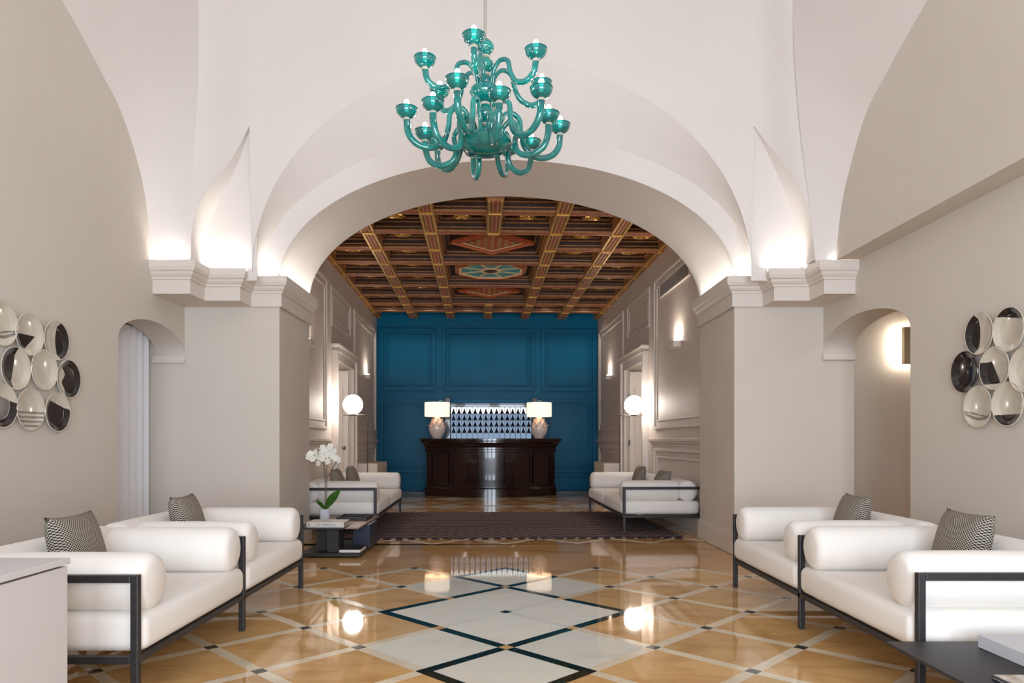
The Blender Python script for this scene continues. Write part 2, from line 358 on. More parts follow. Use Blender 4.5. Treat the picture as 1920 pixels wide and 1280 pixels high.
# ---- arch wall: stepped arch orders over the cornice
XA = 0.03
def p2y(x):
    return 7.0 - 0.31 * smooth01((abs(x) - 2.40) / 0.53)
def back_y(x): return 8.53 + 0.0346 * (x + 0.1)
N = 64
def ell(a, b, yf):
    out = []
    for k in range(N + 1):
        t = PI * k / N; x = XA - a * math.cos(t); z = ZC - 0.02 + b * math.sin(t)
        out.append(Vector((x, yf(x) if callable(yf) else yf, z)))
    return out
cA = ell(2.35, 1.28, back_y); cB = ell(2.35, 1.24, YF); cC = ell(2.55, 1.50, YF - 0.02); cD = [Vector((p.x - 0.05, p2y(p.x - 0.05), p.z)) for p in ell(2.46, 2.10, p2y)]
cout = ell(3.6, 3.4, lambda x: back_y(x) + 0.0)
m = MB()
for a_, b_ in ((cA, cB), (cB, cC), (cC, cD), (cA, cout)): m.grid([a_, b_])
arch = struct(obj('wall_arch', m, PLASTER_W, smooth=math.radians(28), fix=False), 'white stepped elliptical arch between the front room and the hall')
# lunette face above the arch
m = MB(); ZT = 6.05
m.grid([cD, [Vector((p.x, p.y, ZT)) for p in cD]])
def side_arc(pix):
    out = []
    for (x, y) in pix:
        d = 6.9
        for _ in range(8):
            X = (x - CX) / FPX * d; d = p2y(X)
        out.append(P(x, y, d))
    return out
arcL = side_arc([(467, 236), (447, 276), (417, 322), (383, 367.5), (367, 397), (359, 438), (355, 486)])
arcR = side_arc([(1414, 236), (1436, 265), (1467, 304), (1495.6, 347), (1510, 376), (1519, 410), (1529, 486)])
arcL = bez(arcL, 6); arcR = bez(arcR, 6)
sail = MB(); YS = 7.04
for arc, sg in ((arcL, -1), (arcR, 1)):
    for p in arc: p.y = p2y(p.x)
    top = [Vector((p.x, p.y, ZT)) for p in arc]
    if sg > 0: top = [Vector((q.x - 0.2 * smooth01((abs(q.x) - 2.5) / 0.42), q.y, q.z)) for q in top]
    m.grid([arc, top])
    xin = -0.02 + sg * 2.46
    m.add([(xin, p2y(xin), ZC - 0.02), (xin, p2y(xin), ZT), top[0], arc[0]], [(0, 1, 2, 3)])
    ys = lambda x: 7.005 + 0.02 * max(0.0, (abs(x) - 2.44) / 0.515)
    sail.grid([arc, [Vector((p.x, ys(p.x), p.z)) for p in arc]])                      # soffit of the lunette cut
    sail.add([(sg * 3.0, ys(3.0), ZC - 0.1), (sg * 2.44, ys(2.44), ZC - 0.1), (sg * 2.44, ys(2.44), 4.5), (sg * 3.0, ys(3.0), 4.5)], [(0, 1, 2, 3)])
    sail.add([(sg * 2.955, 6.69, ZC - 0.1), (sg * 2.955, YS, ZC - 0.1), (sg * 2.955, YS, 4.2), (sg * 2.955, 6.69, 4.2)], [(0, 1, 2, 3)])
obj('lunette_face', m, PLASTER_W, arch, smooth=math.radians(30))
obj('pendentive_recess', sail, PLASTER_W, arch, smooth=math.radians(30))
# vault webs between side walls and lunette face
def web(wallpts, edgepts, name):
    mm = MB(); a = bez(wallpts, 5); b = bez(edgepts, 5); rows = []
    for k in range(9):
        t = k / 8; rows.append([p.lerp(q, t) for p, q in zip(a, b)])
    mm.grid(rows); return obj(name, mm, PLASTER_W, arch, smooth=True, fix=False)
web([(-XW, y, z) for y, z in ((6.64, 2.84), (6.53, 3.4), (6.35, 3.74), (6.10, 4.02), (5.89, 4.15), (5.29, 4.46), (4.4, 4.75), (3.4, 4.95))],
    [(x, 6.69, z) for x, z in ((-2.955, 2.84), (-2.94, 3.5), (-2.92, 3.95), (-2.90, 4.4), (-2.89, 4.7), (-2.89, 5.3), (-2.89, 5.7), (-2.89, 6.05))], 'vault_web')
web([(XL, y, z) for y, z in ((6.63, 2.84), (6.50, 3.34), (6.32, 3.655), (6.15, 3.885), (5.99, 4.025), (5.69, 4.17), (5.42, 4.296), (4.4, 4.7), (3.4, 4.95))],
    [(x, 6.69, z) for x, z in ((2.94, 2.84), (2.88, 3.4), (2.83, 3.8), (2.79, 4.15), (2.76, 4.5), (2.74, 4.8), (2.73, 5.1), (2.73, 5.6), (2.73, 6.05))], 'vault_web')
# ceiling of the front room: shallow coved vault
m = MB(); rows = []
for (x, z) in ((-3.35, 4.95), (-3.2, 5.35), (-2.9, 5.75), (-2.4, 6.05), (-1.4, 6.25), (0, 6.32), (1.4, 6.25), (2.4, 6.05), (2.9, 5.75), (3.2, 5.35), (3.35, 4.95)):
    rows.append([Vector((x, y, z)) for y in (-3.3, -1, 1.5, 4.0, 7.1)])
m.grid(rows)
struct(obj('ceiling_vault', m, PLASTER_W, smooth=True, fix=False), 'white plaster vault over the front room')
# piers
m = MB()
for sg in (-1, 1):
    xi = XA + sg * 2.35; xo = sg * (3.62)
    a, b = (xi, xo)
    m.add([(a, YF, -0.05), (b, YF, -0.05), (b, YF, 2.95), (a, YF, 2.95), (a, back_y(a), -0.05), (a, back_y(a), 2.95), (b, back_y(b), -0.05), (b, back_y(b), 2.95)],
          [(0, 1, 2, 3), (0, 3, 5, 4), (4, 5, 7, 6)])
obj('pier', m, PLASTER, arch)
# cornices: a stepped plan swept with a moulded profile
PROF = [(-0.10, 0.0), (-0.10, -0.30), (-0.075, -0.30), (-0.075, -0.165), (-0.06, -0.165), (-0.06, -0.145), (-0.045, -0.135), (-0.03, -0.115), (-0.03, -0.10), (-0.012, -0.09), (-0.004, -0.07), (0.0, -0.06), (0.0, 0.0), (-0.015, 0.0), (-0.015, -0.03), (-0.10, -0.03)]
def sweep(path, prof, closed_ends=True):
    n = len(path); rows = []
    for i, p in enumerate(path):
        d0 = (path[i] - path[i - 1]).normalized() if i > 0 else None
        d1 = (path[i + 1] - path[i]).normalized() if i < n - 1 else None
        n0 = Vector((d0.y, -d0.x)) if d0 is not None else None; n1 = Vector((d1.y, -d1.x)) if d1 is not None else None
        if n0 is None: nn = n1
        elif n1 is None: nn = n0
        else:
            nn = (n0 + n1); nn = nn / max(1e-6, (nn.length_squared / 2)) if nn.length > 1e-6 else n0
        rows.append([Vector((p.x + nn.x * o, p.y + nn.y * o, ZC + z)) for o, z in prof])
    return MB().grid(rows)
def cornice(sg):
    pts = [(-3.31, 6.587), (-2.872, 6.587), (-2.872, 6.913), (-2.525, 6.913), (-2.525, 7.225), (-2.215, 7.225), (-2.215, 8.62 if sg > 0 else 8.47)]
    pts = [Vector((XA + (x - XA if sg < 0 else -(x - XA) + 0.0), y)) for x, y in [(px + 0.0, py) for px, py in pts]]
    if sg > 0: pts = [Vector((p.x, p.y)) for p in reversed(pts)]
    mm = sweep(pts, PROF); c = obj('cornice', mm, TRIMW, arch, fix=True)
    # underside and filling bodies of the stepped blocks
    f = MB(); q = (lambda x0, x1: tuple(sorted((XA + (x0 - XA) * (1 if sg < 0 else -1), XA + (x1 - XA) * (1 if sg < 0 else -1)))))
    for x0, x1, y0 in ((-3.31, -2.966, 6.68), (-2.964, -2.62, 7.005)):
        a, b = q(x0, x1); f.box(a, b, y0, YF + 0.01, ZC - 0.298, ZC - 0.06)
    obj('cornice_soffit', f, TRIMW, arch)
    return pts
for sg in (-1, 1):
    cornice(sg)
# LED strips on the cornice tops
WARM = (1.0, 0.96, 0.87)
E = 0.31
for sg in (-1, 1):
    X = lambda x: XA + (x - XA) * (-sg)
    for (xa, xb, y, e) in ((-3.28, -2.99, 6.635, 2.6), (-2.93, -2.50, 6.955, 4.2), (-2.56, -2.36, 7.28, 2.4)):
        area('cornice_led', ((X(xa) + X(xb)) / 2, y, ZC - 0.018), (abs(xb - xa), 0.035), e * E, WARM, (PI, 0, 0), math.radians(105))
    area('cornice_led', (X(-2.268), 7.93, ZC - 0.018), (0.035, 1.2), 6.0 * E, WARM, (PI, 0, 0), math.radians(105))
# pier baseboards
m = MB()
for sg in (-1, 1):
    xi = XA + sg * 2.35; a, b = sorted((xi, xi - sg * 0.03))
    m.box(a, b, YF - 0.03, back_y(xi), 0, 0.20).box(*sorted((xi, xi - sg * 0.02)), YF - 0.02, back_y(xi), 0.20, 0.225)
    m.box(*sorted((xi, sg * 3.3)), YF - 0.03, YF, 0, 0.20).box(*sorted((xi, sg * 3.3)), YF - 0.02, YF, 0.20, 0.225)
struct(obj('baseboard_arch', m, TRIMW, bevel=0.004), 'tall painted baseboard around the arch piers')

# ================================================================== HALL SHELL
HW = 2.62; ZH = 4.066
def hall(name, mb, mt, parent=None, **k):
    """mesh given in hall coordinates (u, w, z)"""
    mb.v = [tuple(B(u, w_, z)) for (u, w_, z) in mb.v]
    return obj(name, mb, mt, parent, **k)
OD0, OD1, ODZ = 11.95, 13.45, 2.52           # doorways
def hall_wall(name, sg, label):
    m = MB(); a, b = sorted((sg * HW, sg * (HW + 0.25)))
    m.box(a, b, 8.1, OD0, -0.05, 4.6).box(a, b, OD1, 16.95, -0.05, 4.6).box(a, b, OD0, OD1, ODZ, 4.6)
    return struct(hall(name, m, PLASTER_H), label)
whl = hall_wall('wall_hall_left', -1, 'panelled beige wall of the hall beside the open door with a knob')
whr = hall_wall('wall_hall_right', 1, 'panelled beige wall of the hall below the air grille')
def moulding(wall, sg, w0, w1, z0, z1, wd=0.045, th=0.03, name='panel_moulding'):
    a, b = sorted((sg * HW, sg * (HW - th))); c, d = sorted((sg * HW, sg * (HW - th * 0.5)))
    m = MB()
    for (ww0, ww1, zz0, zz1) in ((w0, w1, z1 - wd, z1), (w0, w1, z0, z0 + wd), (w0, w0 + wd, z0 + wd, z1 - wd), (w1 - wd, w1, z0 + wd, z1 - wd)):
        m.box(a, b, ww0, ww1, zz0, zz1)
    hall(name, m, TRIMW, wall, bevel=0.008)
for wall, sg in ((whl, -1), (whr, 1)):
    for (w0, w1, z0, z1) in ((8.75, 11.28, 1.36, 3.74), (11.6, 13.35, 3.07, 3.72), (13.75, 16.55, 1.40, 3.72), (8.75, 11.28, 0.34, 1.06), (13.75, 16.55, 0.34, 1.06)):
        moulding(wall, sg, w0, w1, z0, z1)
        moulding(wall, sg, w0 + 0.13, w1 - 0.13, z0 + 0.12, z1 - 0.12, 0.03, 0.02)
    a, b = sorted((sg * HW, sg * (HW - 0.05)))
    for (w0, w1) in ((8.55, 11.55), (13.62, 16.75)):
        hall('chair_rail', MB().box(a, b, w0, w1, 1.17, 1.215).box(*sorted((sg * HW, sg * (HW - 0.03))), w0, w1, 1.14, 1.17), TRIMW, wall, bevel=0.006)
        hall('baseboard', MB().box(*sorted((sg * HW, sg * (HW - 0.035))), w0, w1, 0, 0.2), TRIMW, wall, bevel=0.006)
    # door surround
    m = MB(); a, b = sorted((sg * HW, sg * (HW - 0.10))); a2, b2 = sorted((sg * HW, sg * (HW - 0.06)))
    m.box(a, b, OD0 - 0.22, OD0 - 0.14, 0, ODZ + 0.20).box(a2, b2, OD0 - 0.14, OD0, 0, ODZ + 0.06)
    m.box(a, b, OD1 + 0.14, OD1 + 0.22, 0, ODZ + 0.20).box(a2, b2, OD1, OD1 + 0.14, 0, ODZ + 0.06)
    m.box(a, b, OD0 - 0.22, OD1 + 0.22, ODZ + 0.14, ODZ + 0.22).box(a2, b2, OD0 - 0.14, OD1 + 0.14, ODZ, ODZ + 0.14)
    m.box(*sorted((sg * HW, sg * (HW - 0.14))), OD0 - 0.26, OD1 + 0.26, ODZ + 0.22, ODZ + 0.255)
    hall('door_surround', m, TRIMW, wall, bevel=0.008)
    # room beyond
    m = MB(); x0, x1 = sg * (HW + 0.25), sg * (HW + 1.6)
    a, b = sorted((x0, x1)); m.box(a, b, 14.3, 14.4, -0.05, 2.9).box(a, b, 11.2, 11.3, -0.05, 2.9).box(a, b, 11.2, 14.4, 2.8, 2.9).box(*sorted((x1, x1 + sg * 0.1)), 11.2, 14.4, -0.05, 2.9).box(a, b, 11.2, 14.4, -0.06, -0.004)
    struct(hall('wall_side_room', m, PLASTER_H), 'plain wall of the side room seen through the %s doorway' % ('knobbed' if sg < 0 else 'hinged'))
    # open door leaf
    dw = struct(hall('door_1' if sg < 0 else 'door_2', MB().box(*sorted((sg * (HW + 0.03), sg * (HW + 0.80))), 13.36, 13.41, 0.01, ODZ - 0.03), TRIMW, bevel=0.004), 'open white door leaf')
    hall('door_panel', MB().box(*sorted((sg * (HW + 0.13), sg * (HW + 0.70))), 13.345, 13.36, 0.3, ODZ - 0.3), TRIMW, dw, bevel=0.006)
    if sg < 0:
        k = MB().lathe([(0.0, 0), (0.03, 0.003), (0.03, 0.012), (0.012, 0.02), (0.012, 0.045), (0.028, 0.055), (0.03, 0.075), (0.0, 0.085)], 16, Matrix.Rotation(PI / 2, 4, 'X'))
        ko = obj('door_knob', k, CHROME, dw, smooth=True, loc=B(-HW - 0.1, 13.36, 1.05))
    else:
        for zz in (2.0, 1.15, 0.3):
            hall('hinge', MB().box(HW + 0.0, HW + 0.035, 13.33, 13.37, zz - 0.05, zz + 0.05), CHROME, dw)
    area('side_room_lamp', B(sg * (HW + 0.9), 12.6, 2.75), (0.5, 0.5), 9, (1.0, 0.93, 0.86))
# air grille on the right wall
gr = thing('air_grille', 'long slatted air grille set high in the panelled wall', 'grille', B(HW - 0.012, 10.15, 3.5), PHI)
obj('grille_frame', MB().box(-0.012, 0.012, -0.78, 0.78, 0.09, 0.11).box(-0.012, 0.012, -0.78, 0.78, -0.11, -0.09).box(-0.012, 0.012, -0.78, -0.76, -0.09, 0.09).box(-0.012, 0.012, 0.76, 0.78, -0.09, 0.09), TRIMW, gr)
me_sl = MB().box(-0.008, 0.01, -0.006, 0.006, -0.09, 0.09).mesh('grille_slat', GRILLE)
for k in range(38): link('slat', me_sl, gr, (0, -0.74 + k * 0.04, 0))
# wall washer sconces
def washer(sg, w_, z, label):
    t = thing('wall_sconce', label, 'wall lamp', B(sg * HW, w_, z), PHI)
    obj('housing', MB().box(*sorted((0.0, -sg * 0.11)), -0.12, 0.12, -0.045, 0.045), TRIMW, t, bevel=0.004)
    obj('lens', MB().box(*sorted((-sg * 0.02, -sg * 0.09)), -0.10, 0.10, 0.0455, 0.049), WASH, t)
washer(1, 9.95, 2.54, 'white box sconce washing the wall below the air grille')
washer(1, 15.2, 2.54, 'white box sconce between the hinged door and the teal wall')
washer(-1, 15.2, 2.54, 'white box sconce between the knobbed door and the teal wall')
washer(-1, 9.95, 2.54, 'white box sconce on the panelled wall behind the orchid')
# teal reception wall
wt = struct(hall('wall_reception', MB().box(-HW - 0.3, HW + 0.3, OY, OY + 0.2, -0.05, 4.6), TEAL), 'teal panelled wall behind the reception desk')
def tframe(u0, u1, z0, z1):
    for (ins, wd, th) in ((0, 0.07, 0.055), (0.13, 0.04, 0.035)):
        m = MB(); a0, a1, b0, b1 = u0 + ins, u1 - ins, z0 + ins, z1 - ins
        for (c0, c1, d0, d1) in ((a0, a1, b1 - wd, b1), (a0, a1, b0, b0 + wd), (a0, a0 + wd, b0 + wd, b1 - wd), (a1 - wd, a1, b0 + wd, b1 - wd)):
            m.box(c0, c1, OY - th, OY, d0, d1)
        hall('panel_moulding', m, TEAL, wt, bevel=0.01)
for (u0, u1) in ((-2.52, -1.24), (-1.07, 1.10), (1.28, 2.56)):
    tframe(u0, u1, 2.36, 3.83); tframe(u0, u1, 0.42, 2.17)
hall('baseboard', MB().box(-HW, HW, OY - 0.04, OY, 0, 0.3), TEAL, wt, bevel=0.008)

# ---- coffered ceiling
UB = [-HW + k * (2 * HW / 6) for k in range(7)]; WB = [9.06 + 0.865 * k for k in range(-1, 10)]; WB[-1] = 16.72
ceil = struct(hall('ceiling_coffered', MB().box(-HW - 0.3, HW + 0.3, 8.56, 17.0, ZH + 0.42, ZH + 0.55), WOODD), 'dark wooden coffered ceiling with gilded beams')
BWD = 0.10
def lbeam(u, w0, w1):
    o = hall('beam', MB().box(u - BWD, u + BWD, w0, w1, ZH + 0.02, ZH + 0.45).box(u - BWD - 0.02, u + BWD + 0.02, w0, w1, ZH + 0.13, ZH + 0.45), WOODM, ceil)
    for du, mt in ((-0.078, GOLD), (-0.03, WOODM), (0.078, GOLD), (0.03, WOODM), (0, WOODR)):
        wd = 0.017 if mt is GOLD else 0.012 if mt is WOODM else 0.02
        hall('beam_stripe', MB().box(u + du - wd, u + du + wd, w0, w1, ZH + (0.0 if mt is not WOODR else 0.008), ZH + 0.02), mt, o)
def tbeam(wc, u0, u1):
    o = hall('cross_beam', MB().box(u0, u1, wc - 0.085, wc + 0.085, ZH + 0.035, ZH + 0.45).box(u0, u1, wc - 0.10, wc + 0.10, ZH + 0.14, ZH + 0.45), WOODD, ceil)
    for sd in (-1, 1):
        e = sd * 0.085
        hall('beam_moulding', MB().box(u0, u1, min(e, e + sd * 0.012) + wc, max(e, e + sd * 0.012) + wc, ZH + 0.062, ZH + 0.074).box(u0, u1, min(e, e + sd * 0.02) + wc, max(e, e + sd * 0.02) + wc, ZH + 0.125, ZH + 0.142), WOODM, o)
        dm = MB()
        for q in range(int((u1 - u0) / 0.05)):
            dm.box(u0 + q * 0.05 + 0.01, u0 + q * 0.05 + 0.036, min(e, e + sd * 0.016) + wc, max(e, e + sd * 0.016) + wc, ZH + 0.088, ZH + 0.115)
        dn = hall('dentil_row', dm, WOODD, o); dn['kind'] = 'stuff'
    for dw, mt in ((-0.06, WOODM), (0.06, WOODM), (0, WOODR)):
        hall('beam_stripe', MB().box(u0, u1, wc + dw - 0.022, wc + dw + 0.022, ZH + 0.015, ZH + 0.035), mt, o)
for k, u in enumerate(UB):
    if k == 3: lbeam(u, 8.6, WB[2]); lbeam(u, WB[8], 16.82)
    else: lbeam(u, 8.6, 16.82)
for wc in WB[1:-1]:
    k = WB.index(wc)
    if k in (3, 5, 7): tbeam(wc, -HW, UB[2]); tbeam(wc, UB[4], HW)
    else: tbeam(wc, -HW, HW)
me_boss = MB().lathe([(0.0, -0.02), (0.05, -0.014), (0.075, 0.0), (0.075, 0.02)], 8).mesh('boss', GOLD, smooth=0.6)
me_boss2 = MB().box(-0.085, 0.085, -0.035, 0.035, -0.016, 0.02).mesh('boss_bar', GOLD, bevel=0.008)
for k, u in enumerate(UB):
    for j, wc in enumerate(WB[:-1]):
        if j == 0: continue
        if k == 3 and j in (3, 4, 5, 6, 7): continue
        p = B(u, wc, ZH); link('boss', me_boss2, ceil, p, (0, 0, PHI))
# small coffer: stepped frames, dentils, back panel with rosette
def coffer_mesh(hu, hw_):
    m = MB(); lev = [(0.0, 0.14), (0.0, 0.22), (0.045, 0.22), (0.045, 0.30), (0.09, 0.31), (0.09, 0.37), (0.13, 0.38)]
    rows = []
    for ins, z in lev:
        a, b = hu - ins, hw_ - ins; rows.append([Vector((-a, -b, z)), Vector((a, -b, z)), Vector((a, b, z)), Vector((-a, b, z))])
    m.grid(rows, True); a, b = hu - 0.13, hw_ - 0.13; m.add([(-a, -b, 0.38), (a, -b, 0.38), (a, b, 0.38), (-a, b, 0.38)], [(0, 1, 2, 3)])
    n = int((hu - 0.05) / 0.045)
    for k in range(-n + 1, n):
        for sg in (-1, 1):
            m.box(k * 0.042 - 0.012, k * 0.042 + 0.012, sg * (hw_ - 0.03) - 0.018, sg * (hw_ - 0.03) + 0.018, 0.225, 0.262)
    return m.mesh('coffer', WOODD, fix=True)
me_cof = coffer_mesh(0.873 / 2 - BWD - 0.035, 0.865 / 2 - 0.12)
def coffer_mould(hu, hv):
    m = MB()
    for ins, z0, z1 in ((0.0, 0.165, 0.19), (0.045, 0.275, 0.295), (0.09, 0.345, 0.365)):
        a, b = hu - ins, hv - ins
        for sg in (-1, 1):
            m.box(-a, a, sg * b - 0.016, sg * b + 0.016, z0, z1).box(sg * a - 0.016, sg * a + 0.016, -b, b, z0, z1)
    return m.mesh('coffer_moulding', WOODM)
me_cmo = coffer_mould(0.873 / 2 - BWD - 0.035, 0.865 / 2 - 0.12)
def rosette():
    m = MB().lathe([(0.0, -0.05), (0.03, -0.045), (0.05, -0.02), (0.03, 0.0), (0.018, 0.03), (0.018, 0.26)], 10)
    for k in range(8):
        a = 2 * PI * k / 8; R = Matrix.Rotation(a, 4, 'Z')
        pts = [(0.04, 0, -0.02), (0.09, 0.035, -0.035), (0.14, 0.0, -0.02), (0.09, -0.035, -0.035), (0.09, 0, -0.008)]
        m.add([R @ Vector(p) for p in pts], [(0, 1, 4), (1, 2, 4), (2, 3, 4), (3, 0, 4)])
    return m.mesh('rosette', GOLD, smooth=0.7)
me_ros = rosette()
for j in range(0, 10):
    for k in range(6):
        if k in (2, 3) and 2 <= j < 8: continue
        uc = (UB[k] + UB[k + 1]) / 2; wc = (WB[j] + WB[j + 1]) / 2
        c = link('coffer', me_cof, ceil, B(uc, wc, ZH), (0, 0, PHI))
        link('rosette', me_ros, c, (0, 0, 0.13)); link('coffer_moulding', me_cmo, c)
# three large painted coffers along the middle
def big_coffer(wc, kind):
    hu, hv = 0.873 - BWD - 0.035, 0.865 - 0.12
    c = link('large_coffer', coffer_mesh(hu, hv), ceil, B(UB[3], wc, ZH), (0, 0, PHI)); link('coffer_moulding', coffer_mould(hu, hv), c)
    def ring(poly, s0, s1, z0, z1, mt, nm):
        n = len(poly); m = MB(); rows = []
        for (s_, z) in ((s0, z1), (s0, z0), (s1, z0), (s1, z1)): rows.append([Vector((x * s_, y * s_, z)) for x, y in poly])
        m.grid(rows, True); obj(nm, m, mt, c)
    if kind == 'diamond':
        poly = [(hu - 0.10, 0), (0, hv - 0.12), (-(hu - 0.10), 0), (0, -(hv - 0.12))]
        for (s0, s1, z_, mt) in ((1.0, 0.955, 0.10, ORANGE), (0.955, 0.93, 0.11, CREAM), (0.93, 0.85, 0.115, WOODD), (0.85, 0.81, 0.10, ORANGE), (0.81, 0.78, 0.12, CREAM), (0.78, 0.70, 0.14, WOODD)):
            ring(poly, s0, s1, z_, z_ + 0.05, mt, 'painted_frame')
        obj('diamond_body', MB().prism(poly, 0.145, 0.37), WOODD, c)
        obj('diamond_panel', MB().prism([(x * 0.71, y * 0.71) for x, y in poly], 0.135, 0.2), WOODD, c)
        me_sc = MB().prism([(0.042, 0), (0, 0.052), (-0.042, 0), (0, -0.052)], -0.02, 0.0)
        meA, meB = me_sc.mesh('scale_orange', ORANGE), me_sc.mesh('scale_gold', GOLD)
        for a in range(-4, 5):
            for b in range(-4, 5):
                x, y = (a + b) * 0.052, (a - b) * 0.058
                if abs(x) / (0.66 * (hu - 0.10)) + abs(y) / (0.66 * (hv - 0.12)) > 0.92: continue
                link('scale', meA if (a + b) % 2 else meB, c, (x, y, 0.136))
    else:
        poly = [(math.cos(PI / 8 + k * PI / 4) * (hu - 0.06), math.sin(PI / 8 + k * PI / 4) * (hv - 0.06)) for k in range(8)]
        ring(poly, 1.0, 0.93, 0.12, 0.37, WOODM, 'octagon_frame'); ring(poly, 0.93, 0.89, 0.09, 0.37, ORANGE, 'octagon_frame')
        ring(poly, 0.89, 0.82, 0.10, 0.37, CREAM, 'octagon_frame')
        for k in range(8):
            (xa, ya), (xb, yb) = poly[k], poly[(k + 1) % 8]
            obj('wedge_panel', MB().prism([(xa * 0.82, ya * 0.82), (xb * 0.82, yb * 0.82), (xb * 0.22, yb * 0.22), (xa * 0.22, ya * 0.22)], 0.12, 0.2), TEALG, c)
            q = Vector((xa, ya)); nrm = Vector((-ya, xa)).normalized() * 0.018
            obj('wedge_rib', MB().prism([tuple(q * 0.83 + nrm), tuple(q * 0.83 - nrm), tuple(q * 0.2 - nrm), tuple(q * 0.2 + nrm)], 0.108, 0.2), CREAM, c)
        ring(poly, 0.28, 0.20, 0.10, 0.2, CREAM, 'octagon_frame')
        obj('centre_boss', MB().lathe([(0.0, 0.08), (0.09, 0.09), (0.14, 0.12), (0.14, 0.2)], 16), WOODD, c, smooth=0.7)
big_coffer((WB[2] + WB[4]) / 2, 'diamond'); big_coffer((WB[4] + WB[6]) / 2, 'octagon'); big_coffer((WB[6] + WB[8]) / 2, 'diamond')

# ================================================================== FURNITURE
def bolster(L, r):                     # axis along local x, ends softly rounded
    e = 0.055; prof = [(0.0, 0.0)]
    for k in range(1, 7):
        a = PI / 2 * k / 6; prof.append((r - e + e * math.sin(a), e - e * math.cos(a)))
    prof += [(r * 1.005, L * 0.3), (r * 1.01, L * 0.5), (r * 1.005, L * 0.7)]
    for k in range(6, 0, -1):
        a = PI / 2 * k / 6; prof.append((r - e + e * math.sin(a), L - e + e * math.cos(a)))
    prof.append((0.0, L))
    return MB().lathe(prof, 32, Matrix.Rotation(PI / 2, 4, 'Y'))
def cushion(x0, x1, y0, y1, z0, z1):
    m = MB(); nx, ny = 10, 10; cx, cy, hx, hy = (x0 + x1) / 2, (y0 + y1) / 2, (x1 - x0) / 2, (y1 - y0) / 2
    return bx(x0, x1, y0, y1, z0, z1)
T = 0.034
def make_sofa(label, L, double, loc, rz, group):
    D = 1.02; t = thing('sofa', label, 'sofa', loc, rz, group)
    fy = [0.0, L / 2, L] if double else [0.0, L]
    for y in fy:
        a, b = y - T / 2, y + T / 2
        obj('leg', bx(0, T, a, b, 0, 0.567 + T / 2), FRAME, t, bevel=0.004)
        obj('leg', bx(D - T, D, a, b, 0, 0.567 + T / 2), FRAME, t, bevel=0.004)
        obj('arm_rail', bx(T, D - T, a, b, 0.567 - T / 2, 0.567 + T / 2), FRAME, t, bevel=0.004)
        obj('seat_rail', bx(T, D - T, a, b, 0.195, 0.228), FRAME, t, bevel=0.003)
    obj('front_rail', bx(0.0, T, fy[0] + T / 2, fy[-1] - T / 2, 0.197, 0.227), FRAME, t, bevel=0.003)
    obj('back_rail', bx(D - T, D, fy[0] + T / 2, fy[-1] - T / 2, 0.197, 0.227), FRAME, t, bevel=0.003)
    R = 0.132; ZB = 0.40 + R - 0.006
    segs = [(0.02, L / 2 - 0.022), (L / 2 + 0.022, L - 0.02)]
    for (a, b) in segs:
        obj('seat_cushion', bx(-0.012, D - 0.03, a + 0.002, b - 0.002, 0.232, 0.402), FABRIC, t, smooth=True, bevel=0.05, bseg=5)
        me = bolster(b - a - 0.03, R).mesh('back_bolster', FABRIC, smooth=True)
        link('back_bolster', me, t, (D - R - 0.045, a + 0.015, ZB), (0, 0, PI / 2))
    ends = [(a_, s_) for (a, b) in segs for a_, s_ in ((a, 1), (b, -1))] if double else [(0.02, 1), (L - 0.02, -1)]
    me = bolster(0.75, R).mesh('arm_bolster', FABRIC, smooth=True)
    for (y, s_) in ends:
        link('arm_bolster', me, t, (0.0, y + s_ * (R + 0.004), ZB))
    return t
gF = None
sofa_fl = make_sofa('white bolster sofa with graphite frame behind the pale low cabinet', 2.53, True, (-1.60, 5.645, 0), PI, gF)
sofa_fr = make_sofa('white bolster sofa with graphite frame behind the charcoal table with the grey book', 2.53, True, (1.84, 3.165, 0), 0, gF)
sofa_bl = make_sofa('white bolster sofa on the dark rug behind the orchid table', 2.74, False, B(-1.465, 11.54, 0.014), PI + PHI, gF)
sofa_br = make_sofa('white bolster sofa on the dark rug under the air grille', 2.74, False, B(1.60, 8.84, 0.014), PHI, gF)
# houndstooth pillows
def pillow_mesh(s):
    n = 14; top = []; bot = []
    for i in range(n + 1):
        r0 = []; r1 = []
        for j in range(n + 1):
            a, b = -1 + 2 * i / n, -1 + 2 * j / n
            h = 0.085 * ((1 - a * a) * (1 - b * b)) ** 0.42
            k = 1 - 0.07 * (1 - a * a) * abs(b) ** 3; k2 = 1 - 0.07 * (1 - b * b) * abs(a) ** 3
            x, y = a * s / 2 * k2, b * s / 2 * k
            r0.append(Vector((x, y, h))); r1.append(Vector((x, y, -h)))
        top.append(r0); bot.append(r1)
    m = MB().grid(top).grid(bot); me = m.mesh('pillow', HOUND, smooth=True)
    bm = bmesh.new(); bm.from_mesh(me); bmesh.ops.remove_doubles(bm, verts=bm.verts, dist=0.0004); bmesh.ops.recalc_face_normals(bm, faces=bm.faces); bm.to_mesh(me); bm.free()
    return me
me_pil = pillow_mesh(0.40)
def pillow(label, loc, yaw, tilt):
    # standing pillow: local z (thickness) points along yaw direction, leaning back by tilt
    R = Matrix.Rotation(yaw, 4, 'Z') @ Matrix.Rotation(PI / 2 - tilt, 4, 'Y')
    o = link('pillow', me_pil, None, loc); o.rotation_euler = (R @ Matrix.Rotation(PI / 2, 4, 'Z')).to_euler()
    return tag(o, label, 'pillow')
pillow('houndstooth pillow on the cabinet-side seat of the sofa behind the low cabinet', (-2.232, 3.72, 0.597), 0.0, 0.26)
pillow('houndstooth pillow on the pier-side seat of the sofa behind the low cabinet', (-2.232, 5.02, 0.597), 0.05, 0.26)
pillow('houndstooth pillow on the sofa seat next to the charcoal table with the grey book', (2.472, 3.84, 0.597), PI, 0.26)
